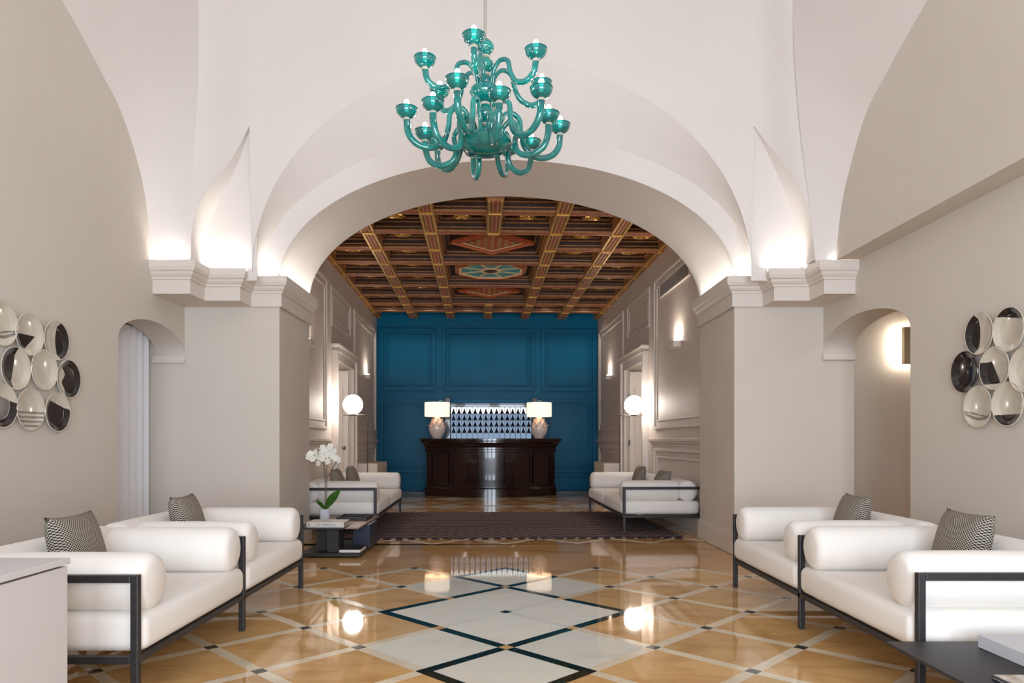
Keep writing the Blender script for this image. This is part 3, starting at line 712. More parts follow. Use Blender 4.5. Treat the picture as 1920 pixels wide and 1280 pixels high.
pillow('houndstooth pillow on the sofa seat in front of the lit passage', (2.472, 5.06, 0.597), PI - 0.05, 0.26)
p = B(-2.098, 9.62, 0.611); pillow('houndstooth pillow behind the orchid, on the rug sofa', p, PHI, 0.26)
p = B(-2.098, 10.75, 0.611); pillow('houndstooth pillow toward the globe lamp, on the sofa behind the orchid', p, PHI, 0.26)
p = B(2.225, 9.42, 0.601); pillow('slumped houndstooth pillow toward the pier, on the sofa under the grille', p, PI + 0.12, 0.40)
p = B(2.233, 10.75, 0.611); pillow('upright houndstooth pillow toward the globe lamp, on the sofa under the grille', p, PI + PHI, 0.26)

# low cabinet at the left edge
cb = thing('low_cabinet', 'pale lacquered low cabinet standing at the end of a white sofa', 'cabinet', (-2.15, 1.8, 0))
obj('body', bx(-0.55, 0.548, -0.8, 0.805, 0.0, 0.712), CAB, cb, bevel=0.003)
obj('top', bx(-0.555, 0.555, -0.81, 0.812, 0.720, 0.742), CAB, cb, bevel=0.003)
obj('shadow_gap', bx(-0.53, 0.53, -0.78, 0.785, 0.708, 0.724), BLACKTOP, cb)

# charcoal coffee table at the right edge with books
def coffee_table(name, label, loc, parts):
    t = thing(name, label, 'table', loc)
    for nm, dims, mt in parts: obj(nm, bx(*dims), mt, t, bevel=0.003)
    return t
t2 = coffee_table('coffee_table', 'charcoal coffee table carrying a grey linen book and a magazine', (1.655, 3.08, 0), [
    ('table_top', (0, 1.15, -1.25, 0, 0.288, 0.302), BLACKTOP), ('column', (0.32, 0.72, -0.75, -0.35, 0.045, 0.288), NAVY), ('base_plate', (0.2, 1.0, -1.1, -0.15, 0.015, 0.045), BLACKTOP)])
def book(label, loc, sx, sy, th, cover, rz=0, name='book', group=None, pages=None):
    t = thing(name, label, 'book', loc, rz, group)
    obj('cover', MB().box(0, sx, 0, sy, 0, 0.004).box(0, sx, 0, sy, th - 0.004, th).box(0, sx, 0, 0.004, 0.004, th - 0.004), cover, t, bevel=0.0012)
    obj('page_block', bx(0.004, sx - 0.004, 0.004, sy - 0.005, 0.004, th - 0.004), pages or PAGES, t)
    return t
gb = book('thick book in pale grey linen on the charcoal coffee table', (2.0, 2.99, 0.303), 0.34, 0.32, 0.052, GREYBOOK, -PI / 2)
mg = book('magazine with a blue spine and printed cover on the charcoal coffee table', (1.776, 2.335, 0.303), 0.34, 0.25, 0.014, NAVY, 0.0)
PRINT = mat('printed_cover', lin(150, 124, 98), 0.4, noise=lin(226, 220, 210), scale=24)
obj('printed_cover', bx(0.012, 0.335, 0.006, 0.255, 0.014, 0.0152), PRINT, mg)

# orchid table by the left pier
ot = coffee_table('coffee_table', 'two-part charcoal and taupe coffee table carrying an orchid', (0, 0, 0), [
    ('taupe_top', (-2.05, -1.462, 7.62, 8.32, 0.286, 0.300), TAUPE), ('charcoal_top', (-2.10, -1.605, 7.10, 7.615, 0.286, 0.300), BLACKTOP),
    ('column', (-1.93, -1.80, 7.3, 7.65, 0.045, 0.286), BLACKTOP), ('column', (-1.80, -1.68, 7.2, 7.45, 0.045, 0.286), BLACKTOP),
    ('navy_column', (-1.60, -1.42, 7.52, 7.95, 0.045, 0.286), NAVY), ('base_plate', (-2.05, -1.45, 7.12, 8.10, 0.012, 0.045), BLACKTOP), ('taupe_top', (-1.602, -1.462, 7.14, 7.618, 0.286, 0.300), TAUPE)])
wb = book('thick white book with a lettered spine on the orchid table', (-1.99, 7.15, 0.301), 0.375, 0.28, 0.052, PAPER)
cu = bpy.data.curves.new('spine_text', 'FONT'); cu.body = 'UT AMERICA'; cu.size = 0.034; cu.extrude = 0.0006; cu.align_x = 'CENTER'; cu.align_y = 'CENTER'
co = bpy.data.objects.new('spine_text', cu); COL.objects.link(co)
dg = bpy.context.evaluated_depsgraph_get(); me = bpy.data.meshes.new_from_object(co.evaluated_get(dg)); bpy.data.objects.remove(co)
me.materials.clear(); me.materials.append(INK); link('spine_lettering', me, wb, (0.195, -0.0006, 0.026), (PI / 2, 0, 0))
obj('spine_mark', MB().box(0.018, 0.030, -0.001, 0.0, 0.012, 0.040).box(0.352, 0.356, -0.001, 0.0, 0.006, 0.046), INK, wb)
tr = thing('tray', 'flat dark grey tray on the taupe top behind the white book', 'tray', (-1.86, 7.78, 0.301))
obj('tray_base', bx(0, 0.33, 0, 0.40, 0, 0.008), BLACKTOP, tr)
obj('rim', MB().box(0, 0.33, 0, 0.01, 0.008, 0.034).box(0, 0.33, 0.39, 0.40, 0.008, 0.034).box(0, 0.01, 0.01, 0.39, 0.008, 0.034).box(0.32, 0.33, 0.01, 0.39, 0.008, 0.034), BLACKTOP, tr, bevel=0.002)
tr.location = (-1.84, 7.78, 0.301)
book('dark-covered book with white page edges on the base of the orchid table', (-1.445, 7.44, 0.046), 0.22, 0.30, 0.036, BLACKTOP, PI, pages=PAPER)
bk = book('small pale magazine on the table base beside the navy column', (-1.60, 7.96, 0.046), 0.145, 0.13, 0.03, PAPER)
# orchid
orc = thing('orchid', 'white orchid in a small white pot beside the white book', 'plant', (-1.945, 7.70, 0.301))
obj('pot', MB().lathe([(0.0, 0), (0.046, 0.0), (0.05, 0.01), (0.063, 0.135), (0.058, 0.135), (0.052, 0.11), (0.0, 0.108)], 24), POT, orc, smooth=0.7)
obj('bark', MB().lathe([(0.053, 0.112), (0.03, 0.122), (0.0, 0.124)], 14), BARK, orc, smooth=True)
for (ax, ay, ln, cur, yaw) in ((0.05, 0.0, 0.30, 0.35, 0.1), (0.03, -0.02, 0.20, 0.35, 0.9), (-0.03, 0.0, 0.16, 0.6, 3.4)):
    rows = []
    for i in range(9):
        t_ = i / 8; r_ = ln * t_; z_ = 0.12 + ln * (0.95 * t_ - 0.35 * t_ * t_ * cur * 2); wd = 0.17 * ln * math.sin(PI * (0.1 + 0.88 * t_)) + 0.003
        c = Vector((r_ * 0.55 * math.cos(yaw), r_ * 0.55 * math.sin(yaw), z_)); s_ = Vector((-0.75, 0.4, 0.45 if yaw < 3 else -0.45)) * wd; kd = Vector((0, 0, 0.01))
        rows.append([c - s_ + kd, c - s_ * 0.5 + kd * .3, c, c + s_ * 0.5 + kd * .3, c + s_ + kd])
    obj('leaf', MB().grid(rows), LEAF, orc, smooth=True)
s1 = bez([(0.0, 0, 0.11), (0.005, 0.0, 0.35), (-0.005, 0.01, 0.55), (-0.03, 0.0, 0.68), (-0.10, -0.01, 0.74), (-0.17, -0.02, 0.70)], 6)
s2 = bez([(0.01, 0.0, 0.11), (0.022, 0.0, 0.36), (0.018, 0.0, 0.56), (0.05, 0.0, 0.70), (0.11, 0.0, 0.76)], 6)
s3 = bez([(0.02, 0.0, 0.47), (0.06, 0, 0.53), (0.11, 0, 0.62), (0.155, 0, 0.67)], 5)
for s_ in (s1, s2, s3): obj('stem', MB().tube(s_, 0.0045, 7), STEM, orc, smooth=True)
fm = MB()
for k in range(5):
    a = 2 * PI * k / 5 + 0.3; R = Matrix.Rotation(a, 4, 'Z'); rows = []
    L_, W_ = (0.038, 0.022) if k in (1, 4) else (0.036, 0.015)
    for i in range(5):
        t_ = i / 4; wd = W_ * math.sin(PI * (0.12 + 0.85 * t_)); rows.append([R @ Vector((L_ * t_ + 0.003, -wd, 0.006 * t_)), R @ Vector((L_ * t_ + 0.003, 0, 0.010 * t_)), R @ Vector((L_ * t_ + 0.003, wd, 0.006 * t_))])
    fm.grid(rows)
fm.lathe([(0.0, 0.016), (0.006, 0.012), (0.007, 0.004), (0.0, 0.0)], 8)
me_fl = fm.mesh('flower', PETAL, smooth=True)
fpos = [(-0.17, -0.02, 0.70), (-0.15, -0.03, 0.735), (-0.12, -0.03, 0.68), (-0.09, -0.03, 0.745), (-0.06, -0.03, 0.70), (-0.03, -0.04, 0.74), (-0.02, -0.03, 0.685), (0.0, -0.03, 0.78), (0.03, -0.03, 0.72), (0.06, -0.02, 0.77), (0.08, -0.03, 0.715), (0.105, -0.02, 0.755), (0.155, -0.02, 0.67), (0.04, -0.03, 0.655), (-0.06, -0.03, 0.635), (0.12, -0.02, 0.69), (-0.02, -0.03, 0.80), (0.06, -0.03, 0.81)]
for (x, y, z) in fpos:
    link('flower', me_fl, orc, (x, y, z), (PI / 2 + random.uniform(-.5, .5), random.uniform(0, 2), random.uniform(-.6, .6)))

# rug with a toothed edge
RU0, RU1, RW0, RW1 = -2.10, 2.28, 8.50, 11.60
rg = thing('rug', 'dark brown woven zigzag rug with toothed edge in the hall', 'rug', B((RU0 + RU1) / 2, (RW0 + RW1) / 2, 0.0), PHI)
obj('pile', bx(-(RU1 - RU0) / 2, (RU1 - RU0) / 2, -(RW1 - RW0) / 2, (RW1 - RW0) / 2, 0.0005, 0.013), RUG, rg)
n = 30; st = (RU1 - RU0) / n
me_tooth = bx(-st * 0.27, st * 0.27, -0.05, 0.012, 0.0006, 0.0135).mesh('edge_tooth', RUGDARK)
for k in range(n):
    for e in (-1, 1):
        link('edge_tooth', me_tooth, rg, (-(RU1 - RU0) / 2 + st * (k + 0.5), e * (RW1 - RW0) / 2, 0), (0, 0, 0 if e < 0 else PI))

# globe floor lamps
def globe_lamp(label, u, w_, sgn, zg=1.767):
    t = thing('floor_lamp', label, 'floor lamp', B(u, w_, 0), PHI)
    px = sgn * 0.235
    obj('base', MB().lathe([(0.0, 0.0), (0.13, 0.0), (0.13, 0.012), (0.0, 0.016)], 28, Matrix.Translation((px, 0, 0))), STEELD, t, smooth=0.6)
    obj('pole', MB().tube([(px, 0, 0.012), (px, 0, zg - 0.165)], 0.008, 10), STEELD, t, smooth=0.8)
    obj('arm', MB().tube([(px + sgn * 0.008, 0, zg - 0.17), (-sgn * 0.15, 0, zg - 0.17)], 0.008, 10), STEELD, t, smooth=0.8)
    g = obj('globe', MB().lathe([(0.16 * math.sin(PI * k / 16), -0.16 * math.cos(PI * k / 16)) for k in range(17)], 32, Matrix.Translation((0, 0, zg))), GLOBE, t, smooth=True)
    obj('collar', MB().lathe([(0.0, -0.014), (0.05, -0.014), (0.055, 0.0), (0.0, 0.004)], 20, Matrix.Translation((0, 0, zg - 0.158))), STEELD, t, smooth=0.7)
globe_lamp('opal globe floor lamp by the knobbed door behind the orchid sofa', -2.255, 11.62, 1)
globe_lamp('opal globe floor lamp by the hinged door behind the sofa under the grille', 2.36, 11.66, -1)
# white plinths beside the teal wall
tag(obj('plinth', MB().box(-0.2, 0.2, -0.72, 0.72, 0, 0.72).box(-0.205, 0.205, -0.725, 0.725, 0.72, 0.742), TRIMW, loc=B(-2.37, 14.5), rot=(0, 0, PHI), bevel=0.004), 'low white plinth between the knobbed door and the teal wall', 'plinth')
tag(obj('plinth', MB().box(-0.17, 0.17, -0.6, 0.6, 0, 0.72).box(-0.175, 0.175, -0.605, 0.605, 0.72, 0.742), TRIMW, loc=B(2.40, 14.35), rot=(0, 0, PHI), bevel=0.004), 'low white plinth between the hinged door and the teal wall', 'plinth')

# reception desk: bowed front
desk = thing('reception_desk', 'dark mahogany bow-fronted reception desk before the teal wall', 'desk', B(0.05, 15.1, 0), PHI)
def outline(off, n=28):
    hw_ = 1.385 + off; bulge = 0.52; yb = 0.60
    pts = [Vector((-hw_, yb))]
    for k in range(n + 1):
        u = -1 + 2 * k / n; pts.append(Vector((u * hw_, 0.25 - off - bulge * (1 - u * u))))
    pts.append(Vector((hw_, yb))); return pts
def shell(prof):
    m = MB(); rows = [[Vector((p.x, p.y, z)) for p in outline(o)] for o, z in prof]; m.grid(rows, True)
    n = len(rows[0]); m.f.append(tuple(reversed(range(n)))); m.f.append(tuple(range(len(m.v) - n, len(m.v)))); return m
obj('body', shell([(0, 0.20), (0, 1.02)]), MAHOG, desk, smooth=0.5)
obj('plinth', shell([(0.035, 0), (0.035, 0.17), (0.02, 0.19), (0.02, 0.215)]), MAHOG, desk, smooth=0.4)
obj('frieze', shell([(0.012, 0.94), (0.035, 0.95), (0.035, 0.99), (0.02, 1.0), (0.02, 1.04), (0.05, 1.07), (0.075, 1.12)]), MAHOG, desk, smooth=0.4)
obj('desk_top', shell([(0.075, 1.12), (0.105, 1.14), (0.105, 1.165), (0.135, 1.18), (0.135, 1.226), (0.125, 1.23)]), MAHOG, desk, smooth=0.4)
def front_y(u, off): return 0.25 - off - 0.52 * (1 - (u / (1.385 + off)) ** 2)
def curved_panel(u0, u1, z0, z1, off, n=10):
    m = MB(); f_ = []; b_ = []
    for k in range(n + 1):
        u = u0 + (u1 - u0) * k / n; f_.append((u, front_y(u, off))); b_.append((u, front_y(u, 0.0) + 0.02))
    rows = [[Vector((x, y, z0)) for x, y in b_], [Vector((x, y, z0)) for x, y in f_], [Vector((x, y, z1)) for x, y in f_], [Vector((x, y, z1)) for x, y in b_]]
    return m.grid(rows)
for (a, b) in ((-1.27, -0.93), (-0.82, -0.30), (-0.26, 0.26), (0.30, 0.82), (0.93, 1.27)):
    fr = MB()
    for (u0, u1, z0, z1) in ((a - 0.03, b + 0.03, 0.89, 0.92), (a - 0.03, b + 0.03, 0.25, 0.28), (a - 0.03, a, 0.28, 0.89), (b, b + 0.03, 0.28, 0.89)):
        g = curved_panel(u0, u1, z0, z1, 0.022, 6); fr.add(g.v, g.f)
    pn = obj('front_panel', curved_panel(a, b, 0.28, 0.89, 0.008), MAHOG, desk, smooth=0.5)
    obj('panel_frame', fr, MAHOG, pn, smooth=0.4)
for u in (-0.28, 0.28, 0.85, -0.85):
    for z in (0.235, 0.935):
        obj('rosette', MB().lathe([(0.0, 0.012), (0.012, 0.008), (0.018, 0.0)], 10, Matrix.Translation((u, front_y(u, 0.022 if z < .5 else 0.0) - 0.0, z)) @ Matrix.Rotation(PI / 2, 4, 'X')), STEELD, desk, smooth=True)
# desk lamps: leafy ceramic body, drum shade
def desk_lamp(label, u):
    t = thing('table_lamp', label, 'table lamp', B(u, 15.2, 1.231), PHI)
    fl = lambda a, z: 1 + 0.035 * abs(math.sin(4 * a))
    obj('vase', MB().lathe([(0.0, 0), (0.085, 0.0), (0.10, 0.02), (0.15, 0.10), (0.178, 0.19), (0.17, 0.255), (0.14, 0.26), (0.0, 0.26)], 48, None, fl), CERAM, t, smooth=0.9)
    pet = MB()
    for k in range(8):
        a = 2 * PI * k / 8 + PI / 8; R = Matrix.Rotation(a, 4, 'Z'); rows = []
        for i in range(7):
            s_ = i / 6; z = 0.06 + 0.235 * s_; r_ = 0.118 + 0.09 * s_ - 0.03 * s_ * s_ + (0.03 * max(0, s_ - 0.75) * 4 if s_ > 0.75 else 0); wd = 0.066 * math.sin(PI * (0.18 + 0.72 * s_)) if s_ < 0.99 else 0.012
            rows.append([R @ Vector((r_ - 0.012, -wd, z)), R @ Vector((r_ + 0.004, 0, z)), R @ Vector((r_ - 0.012, wd, z))])
        pet.grid(rows)
    obj('lower_leaves', pet, CERAM, t, smooth=True)
    obj('neck', MB().lathe([(0.14, 0.25), (0.135, 0.30), (0.10, 0.36), (0.07, 0.39), (0.058, 0.41), (0.06, 0.47), (0.0, 0.47)], 32), CERAM, t, smooth=0.9)
    pet = MB()
    for ring_, (n_, r0, z0, h_) in enumerate(((8, 0.135, 0.27, 0.09), (7, 0.105, 0.34, 0.075), (6, 0.07, 0.39, 0.05))):
        for k in range(n_):
            a = 2 * PI * (k + 0.5 * (ring_ % 2)) / n_; R = Matrix.Rotation(a, 4, 'Z'); rows = []
            for i in range(5):
                s_ = i / 4; wd = r0 * 0.42 * math.sin(PI * (0.25 + 0.7 * s_)); rr = r0 + 0.012 + 0.012 * s_ + (0.018 if s_ == 1 else 0)
                rows.append([R @ Vector((rr - 0.012, -wd, z0 + h_ * s_)), R @ Vector((rr, 0, z0 + h_ * s_)), R @ Vector((rr - 0.012, wd, z0 + h_ * s_))])
            pet.grid(rows)
    obj('upper_leaves', pet, CERAM, t, smooth=True)
    obj('shade', MB().lathe([(0.268, 0.47), (0.268, 0.768), (0.262, 0.768), (0.262, 0.47)], 48).lathe([(0.262, 0.475), (0.05, 0.475)], 48), SHADE, t, smooth=0.7)
    point('desk_lamp_bulb', B(u, 15.2, 1.231 + 0.62), 2, (1.0, 0.9, 0.8), 0.05)
desk_lamp('leafy white ceramic lamp with drum shade on the desk end by the knobbed door', -1.10)
desk_lamp('leafy white ceramic lamp with drum shade on the desk end by the hinged door', 1.085)

# key rack with lit pigeonholes
RK0, RK1 = -0.859, 1.013; RWF = 16.42; RWB = 16.60
rack = thing('key_rack', 'dark key rack with lit pigeonholes behind the reception desk', 'rack', B((RK0 + RK1) / 2, RWF, 0), PHI)
hw_ = (RK1 - RK0) / 2; RD = RWB - RWF
obj('back_panel', bx(-hw_, hw_, RD - 0.01, RD, 1.10, 1.797), RACKLIT, rack)
obj('light_panel', bx(-hw_, hw_, RD - 0.01, RD, 1.797, 1.955), emis('rack_top_light', (0.95, 0.98, 1.0, 1), 1.2), rack)
obj('post', bx(-hw_ - 0.13, -hw_ - 0.012, -0.03, RD + 0.02, 0, 2.17), MAHOG, rack, bevel=0.006)
obj('post', bx(hw_ + 0.012, hw_ + 0.13, -0.03, RD + 0.02, 0, 2.17), MAHOG, rack, bevel=0.006)
obj('crown', MB().box(-hw_ - 0.012, hw_ + 0.012, -0.02, RD, 1.955, 2.03).box(-hw_ - 0.012, hw_ + 0.012, -0.04, RD, 2.03, 2.05), MAHOG, rack, bevel=0.006)
obj('lower_cabinet', bx(-hw_ - 0.012, hw_ + 0.012, -0.02, RD, 0, 1.10), MAHOG, rack)
ROWZ = [1.808, 1.661, 1.514, 1.367, 1.22]
RACKW = mat('rack_shelf', lin(36, 40, 72), 0.3, noise=lin(42, 46, 80), scale=10)
for z in ROWZ: obj('shelf', bx(-hw_, hw_, 0, RD - 0.01, z - 0.012, z), RACKW, rack)
for k in range(16):
    x = -hw_ + k * (2 * hw_ / 15); obj('divider', bx(x - 0.005, x + 0.005, 0.004, RD - 0.011, 1.10, 1.955), RACKW, rack)
me_fob = MB().lathe([(0.0, 0), (0.042, 0.0), (0.044, 0.012), (0.030, 0.05), (0.018, 0.075), (0.012, 0.085), (0.016, 0.10), (0.010, 0.115), (0.0, 0.118)], 14).mesh('key_fob', FOB, smooth=0.8)
rn = ['top row', 'second row', 'third row', 'fourth row']
for r_, z in enumerate(ROWZ[:4]):
    for k in range(15):
        x = RK0 + (k + 0.5) * (2 * hw_ / 15)
        o = link('key_fob', me_fob, None, B(x, RWF + 0.07, z + 0.0005), (0, 0, random.uniform(0, 3)))
        tag(o, 'dark bell-shaped key fob in the %s of lit pigeonholes' % rn[r_], 'key fob', 'key fobs in the %s' % rn[r_])
PALE = mat('pale_green_light_leak', lin(150, 214, 196), 0.4)  # pale green strips painted for light leaking along the edges behind the rack
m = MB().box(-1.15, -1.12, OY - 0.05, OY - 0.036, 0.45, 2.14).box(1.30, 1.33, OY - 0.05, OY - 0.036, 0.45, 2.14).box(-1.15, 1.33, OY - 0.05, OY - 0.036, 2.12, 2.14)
hall('rack_painted_light_edge', m, PALE, wt)

# wall plates: generic black and cream glazed plates, no picture copied
def plate(sg, px, py, kind, label):
    X = sg * XW; d = FPX * X / (px - CX); z = CAMH + (CY - py) / FPX * d; r = 0.145
    t = thing('wall_plate', label, 'plate', (X, d, z), 0, 'plates on the wall with the %s arch' % ('curtained' if sg < 0 else 'passage'))
    R = Matrix.Rotation(-sg * PI / 2, 4, 'Y')
    prof = [(0.0, 0.012), (0.095, 0.012), (0.108, 0.016), (0.132, 0.030), (0.145, 0.034), (0.147, 0.030), (0.13, 0.018), (0.09, 0.0), (0.0, 0.0)]
    obj('dish', MB().lathe(prof, 40, R), PLATEB if kind == 'black' else PLATE, t, smooth=0.9)
    # painted field: a flat glaze patch following the dish well, cut by a straight or curved line
    def patch(fn, mt, nm):
        m = MB(); NR, NA = 28, 132
        def surf(rr):
            tab = [(0, 0.0126), (0.095, 0.0126), (0.108, 0.0168), (0.132, 0.0308), (0.141, 0.0338)]
            for (r0, z0), (r1, z1) in zip(tab, tab[1:]):
                if rr <= r1: return z0 + (z1 - z0) * (rr - r0) / (r1 - r0)
            return 0.0338
        for i in range(NR):
            r0, r1 = 0.138 * i / NR, 0.138 * (i + 1) / NR
            for k in range(NA):
                a0, a1 = 2 * PI * k / NA, 2 * PI * (k + 1) / NA; am = (a0 + a1) / 2; rm = (r0 + r1) / 2
                if fn(rm * math.cos(am) / 0.138, rm * math.sin(am) / 0.138):
                    q = [(r0, a0), (r1, a0), (r1, a1), (r0, a1)]
                    m.add([R @ Vector((rr * math.cos(a), rr * math.sin(a), surf(rr) + 0.0006)) for rr, a in q], [(0, 1, 2, 3)])
        if m.v: obj(nm, m, mt, t, smooth=True)
    # local plate axes: x is vertical (sign below), y runs along the wall
    up = -sg
    U = lambda x, y: x * (1 if sg > 0 else -1)
    V = lambda x, y: y
    if kind == 'half_low': patch(lambda x, y: U(x, y) < -0.02 and U(x, y) > -0.75 + 0.9 * (y + 0.25) ** 1 * (1 if y > -0.25 else -0.2), PLATEB, 'glaze_field')
    elif kind == 'half_far': patch(lambda x, y: y > 0.05 + 0.25 * U(x, y) ** 2, PLATEB, 'glaze_field')
    elif kind == 'half_near': patch(lambda x, y: y < -0.05 + 0.2 * U(x, y), PLATEB, 'glaze_field')
    elif kind == 'wedge': patch((lambda x, y: y > -0.30 + 0.12 * math.sin(7 * U(x, y))) if sg < 0 else (lambda x, y: U(x, y) < 0.35 and y > 0.12 + 0.55 * U(x, y) and U(x, y) > -0.75), PLATEB, 'glaze_field')
    elif kind == 'most': patch(lambda x, y: U(x, y) < 0.45 - 0.3 * y and y > -0.7, PLATEB, 'glaze_field')
    elif kind == 'lines':
        patch(lambda x, y: U(x, y) < -0.05 and int((U(x, y) + 2) * 9) % 2 == 0, PLATEG, 'glaze_lines')
    elif kind == 'low_band': patch(lambda x, y: U(x, y) < -0.5, PLATEB, 'glaze_field')
    elif kind == 'top_band': patch(lambda x, y: U(x, y) > 0.55 + 0.2 * y, PLATEB, 'glaze_field')
    elif kind == 'grey': patch(lambda x, y: abs(U(x, y) + 0.62 - 0.35 * y * y) < 0.07 or abs(U(x, y) + 0.42 - 0.2 * y) < 0.035, PLATEG, 'glaze_lines')
    return t
LP = [(-4, 606, 'grey', 'cream wall plate with grey strokes, topmost in the cluster by the curtain'),
      (48, 627, 'half_low', 'wall plate with a black middle band and cream lens, cluster by the curtain'),
      (99, 638, 'half_far', 'wall plate with a black crescent, uppermost beside the curtain'),
      (22, 690, 'half_near', 'wall plate half black on the side away from the curtain'),
      (76, 693, 'plain', 'plain cream wall plate in the middle of the cluster by the curtain'),
      (122, 710, 'wedge', 'wall plate with a wavy-edged black field, closest to the curtain'),
      (-4, 760, 'most', 'mostly black wall plate next to the barred plate, away from the curtain'),
      (50, 767, 'lines', 'cream wall plate with grey horizontal bars'),
      (101, 772, 'most', 'mostly black wall plate between the barred plate and the curtain')]
RP = [(1843, 625, 'half_far', 'wall plate half black on the side toward the lit passage'),
      (1899, 617, 'top_band', 'wall plate with a black cap at its top'),
      (1816, 697, 'black', 'all black wall plate nearest the lit passage'),
      (1872, 690, 'wedge', 'cream wall plate with a black corner wedge beside the all black plate'),
      (1931, 692, 'plain', 'plain cream wall plate in the cluster by the lit passage'),
      (1841, 762, 'grey', 'cream wall plate with grey strokes below the all black plate'),
      (1897, 757, 'low_band', 'cream wall plate with a black lower band')]
for a in LP: plate(-1, *a)
for a in RP: plate(1, *a)

# curtain in the left arch
m = MB(); rows = []
for i in range(13):
    z = 0.02 + (2.30 - 0.02) * i / 12; row = []
    for k in range(141):
        s_ = k / 140; y = 6.02 + 1.30 * s_ * (1.0 - 0.0 * (1 - i / 12)); row.append(Vector((-3.66 + (0.035 + 0.01 * math.sin(7 * s_)) * math.sin(2 * PI * 11 * s_ + 0.4 * math.sin(5 * s_ + i * 0.05)), y, z)))
    rows.append(row)
m.grid(rows)
tag(obj('curtain', m, CURTAIN, smooth=True), 'white floor-length curtain hanging in the small wall arch', 'curtain')

# box sconce in the passage
sc = thing('wall_sconce', 'beige box sconce glowing in the arched passage', 'wall lamp', (4.56, 7.95, 2.23))
SCB = mat('sconce_beige', lin(190, 176, 152), 0.6, noise=lin(184, 170, 146), scale=8)
obj('shade_box', bx(-0.14, 0.14, -0.12, -0.06, -0.205, 0.205), SCB, sc, bevel=0.003)
obj('mount', bx(-0.05, 0.05, -0.06, 0.0, -0.1, 0.1), TRIMW, sc)
obj('light_tube', MB().box(-0.125, -0.11, -0.055, -0.04, -0.18, 0.18).box(0.11, 0.125, -0.055, -0.04, -0.18, 0.18), emis('sconce_light', (1.0, 0.9, 0.76, 1), 130), sc)

area('passage_lamp', (4.4, 5.6, 2.78), (0.5, 0.5), 10, (1.0, 0.9, 0.8))
# ================================================================== CHANDELIER
CHX, CHY = -0.13, 4.90
ch = thing('chandelier', 'turquoise blown-glass chandelier with curling arms and bare bulbs', 'chandelier', (CHX, CHY, 0))
obj('rod', MB().tube([(0, 0, 3.92), (0, 0, 6.32)], 0.011, 12), ROD, ch, smooth=0.8)
obj('ceiling_rose', MB().lathe([(0.0, 6.24), (0.05, 6.25), (0.07, 6.30), (0.07, 6.33)], 20), ROD, ch, smooth=0.7)
def bead(z0, z1, r):
    return [(0.02, z0)] + [(0.02 + (r - 0.02) * math.sin(PI * k / 10), z0 + (z1 - z0) * k / 10) for k in range(1, 10)] + [(0.02, z1)]
for (z0, z1, r) in ((3.83, 3.95, 0.062), (3.71, 3.82, 0.062), (3.60, 3.70, 0.055), (3.36, 3.50, 0.065), (3.24, 3.35, 0.055)):
    obj('bead', MB().lathe(bead(z0, z1, r), 24), GLASS, ch, smooth=True)
obj('spindle', MB().tube([(0, 0, 3.20), (0, 0, 3.95)], 0.014, 10), CLEAR, ch, smooth=0.8)
obj('upper_bowl', MB().lathe([(0.0, 3.505), (0.045, 3.51), (0.085, 3.535), (0.108, 3.575), (0.10, 3.60), (0.06, 3.605), (0.0, 3.605)], 32), GLASS, ch, smooth=0.9)
obj('lower_bowl', MB().lathe([(0.0, 3.155), (0.06, 3.157), (0.12, 3.168), (0.165, 3.195), (0.185, 3.228), (0.172, 3.255), (0.12, 3.25), (0.0, 3.245)], 40), GLASS, ch, smooth=0.9)
for (z) in (3.355, 3.50, 3.705, 3.825): obj('glass_ring', MB().lathe([(0.02, z - 0.008), (0.032, z - 0.004), (0.032, z + 0.004), (0.02, z + 0.008)], 20), CLEAR, ch, smooth=True)
cup = MB().lathe([(0.0, 0.0), (0.02, 0.0), (0.042, 0.010), (0.062, 0.026), (0.071, 0.044), (0.068, 0.060), (0.075, 0.066), (0.062, 0.062), (0.06, 0.044), (0.045, 0.028), (0.0, 0.022)], 24).mesh('cup', GLASS, smooth=0.9)
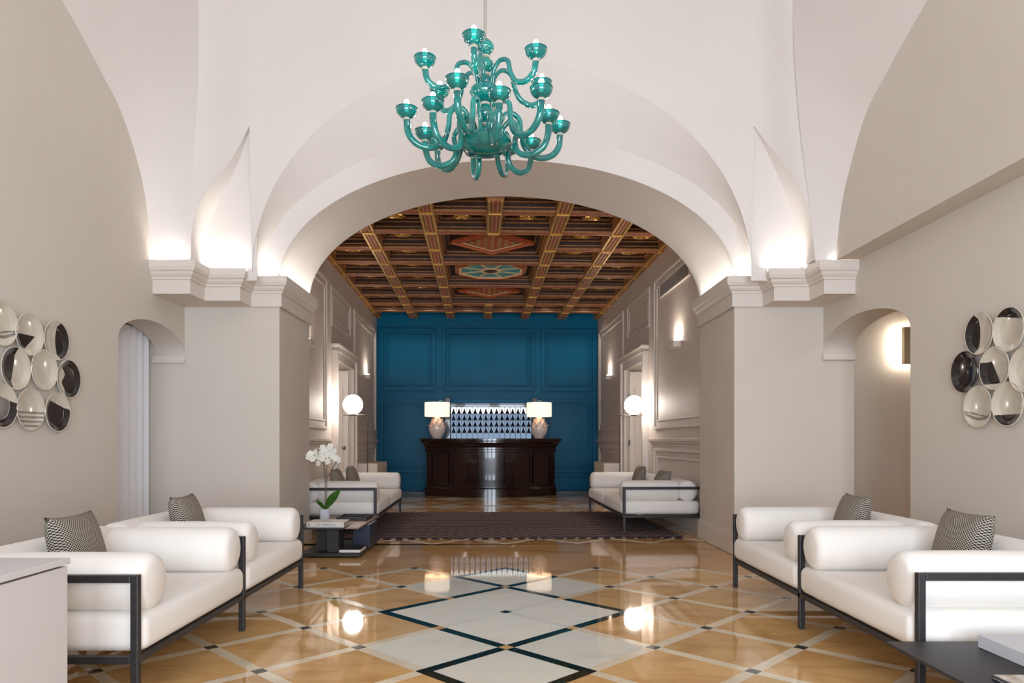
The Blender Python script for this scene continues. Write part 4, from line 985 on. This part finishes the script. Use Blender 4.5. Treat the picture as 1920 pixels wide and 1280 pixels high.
coll = MB().lathe([(0.0, -0.012), (0.022, -0.012), (0.026, -0.002), (0.022, 0.006), (0.0, 0.006)], 18).mesh('collar', CLEAR, smooth=0.9)
bulb = MB().lathe([(0.0, 0.0), (0.011, 0.0), (0.013, 0.03), (0.019, 0.052), (0.019, 0.066), (0.012, 0.082), (0.0, 0.088)], 14).mesh('bulb', BULB, smooth=True)
armU = bez([(0.05, 0, 3.58), (0.07, 0, 3.69), (0.125, 0, 3.755), (0.195, 0, 3.735), (0.22, 0, 3.65), (0.265, 0, 3.575), (0.345, 0, 3.55), (0.41, 0, 3.585), (0.43, 0, 3.66)], 7)
armL = bez([(0.10, 0, 3.23), (0.105, 0, 3.37), (0.165, 0, 3.455), (0.24, 0, 3.42), (0.255, 0, 3.32), (0.285, 0, 3.225), (0.36, 0, 3.165), (0.46, 0, 3.175), (0.525, 0, 3.24), (0.54, 0, 3.34)], 7)
armM = bez([(0.12, 0, 3.24), (0.135, 0, 3.32), (0.19, 0, 3.355), (0.23, 0, 3.30), (0.215, 0, 3.21), (0.24, 0, 3.135), (0.325, 0, 3.11), (0.41, 0, 3.15), (0.445, 0, 3.23), (0.45, 0, 3.30)], 7)
def arm_me(pts, r0, r1):
    n = len(pts); return MB().tube(pts, [r0 + (r1 - r0) * i / (n - 1) for i in range(n)], 12).mesh('arm', GLASS, smooth=0.9)
meU, meL, meM = arm_me(armU, 0.013, 0.022), arm_me(armL, 0.015, 0.024), arm_me(armM, 0.015, 0.024)
def arms(me, end, n, a0):
    for k in range(n):
        a = a0 + 2 * PI * k / n
        ar = link('arm', me, ch, (0, 0, 0), (0, 0, a))
        link('cup', cup, ar, (end[0], 0, end[2] + 0.006)); link('collar', coll, ar, (end[0], 0, end[2])); link('bulb', bulb, ar, (end[0], 0, end[2] + 0.045))
arms(meU, armU[-1], 6, -PI / 2 - 0.14)
arms(meL, armL[-1], 6, -PI / 2 - 0.30 + PI / 6 * 0)
arms(meM, armM[-1], 6, -PI / 2 - 0.30 + PI / 6)
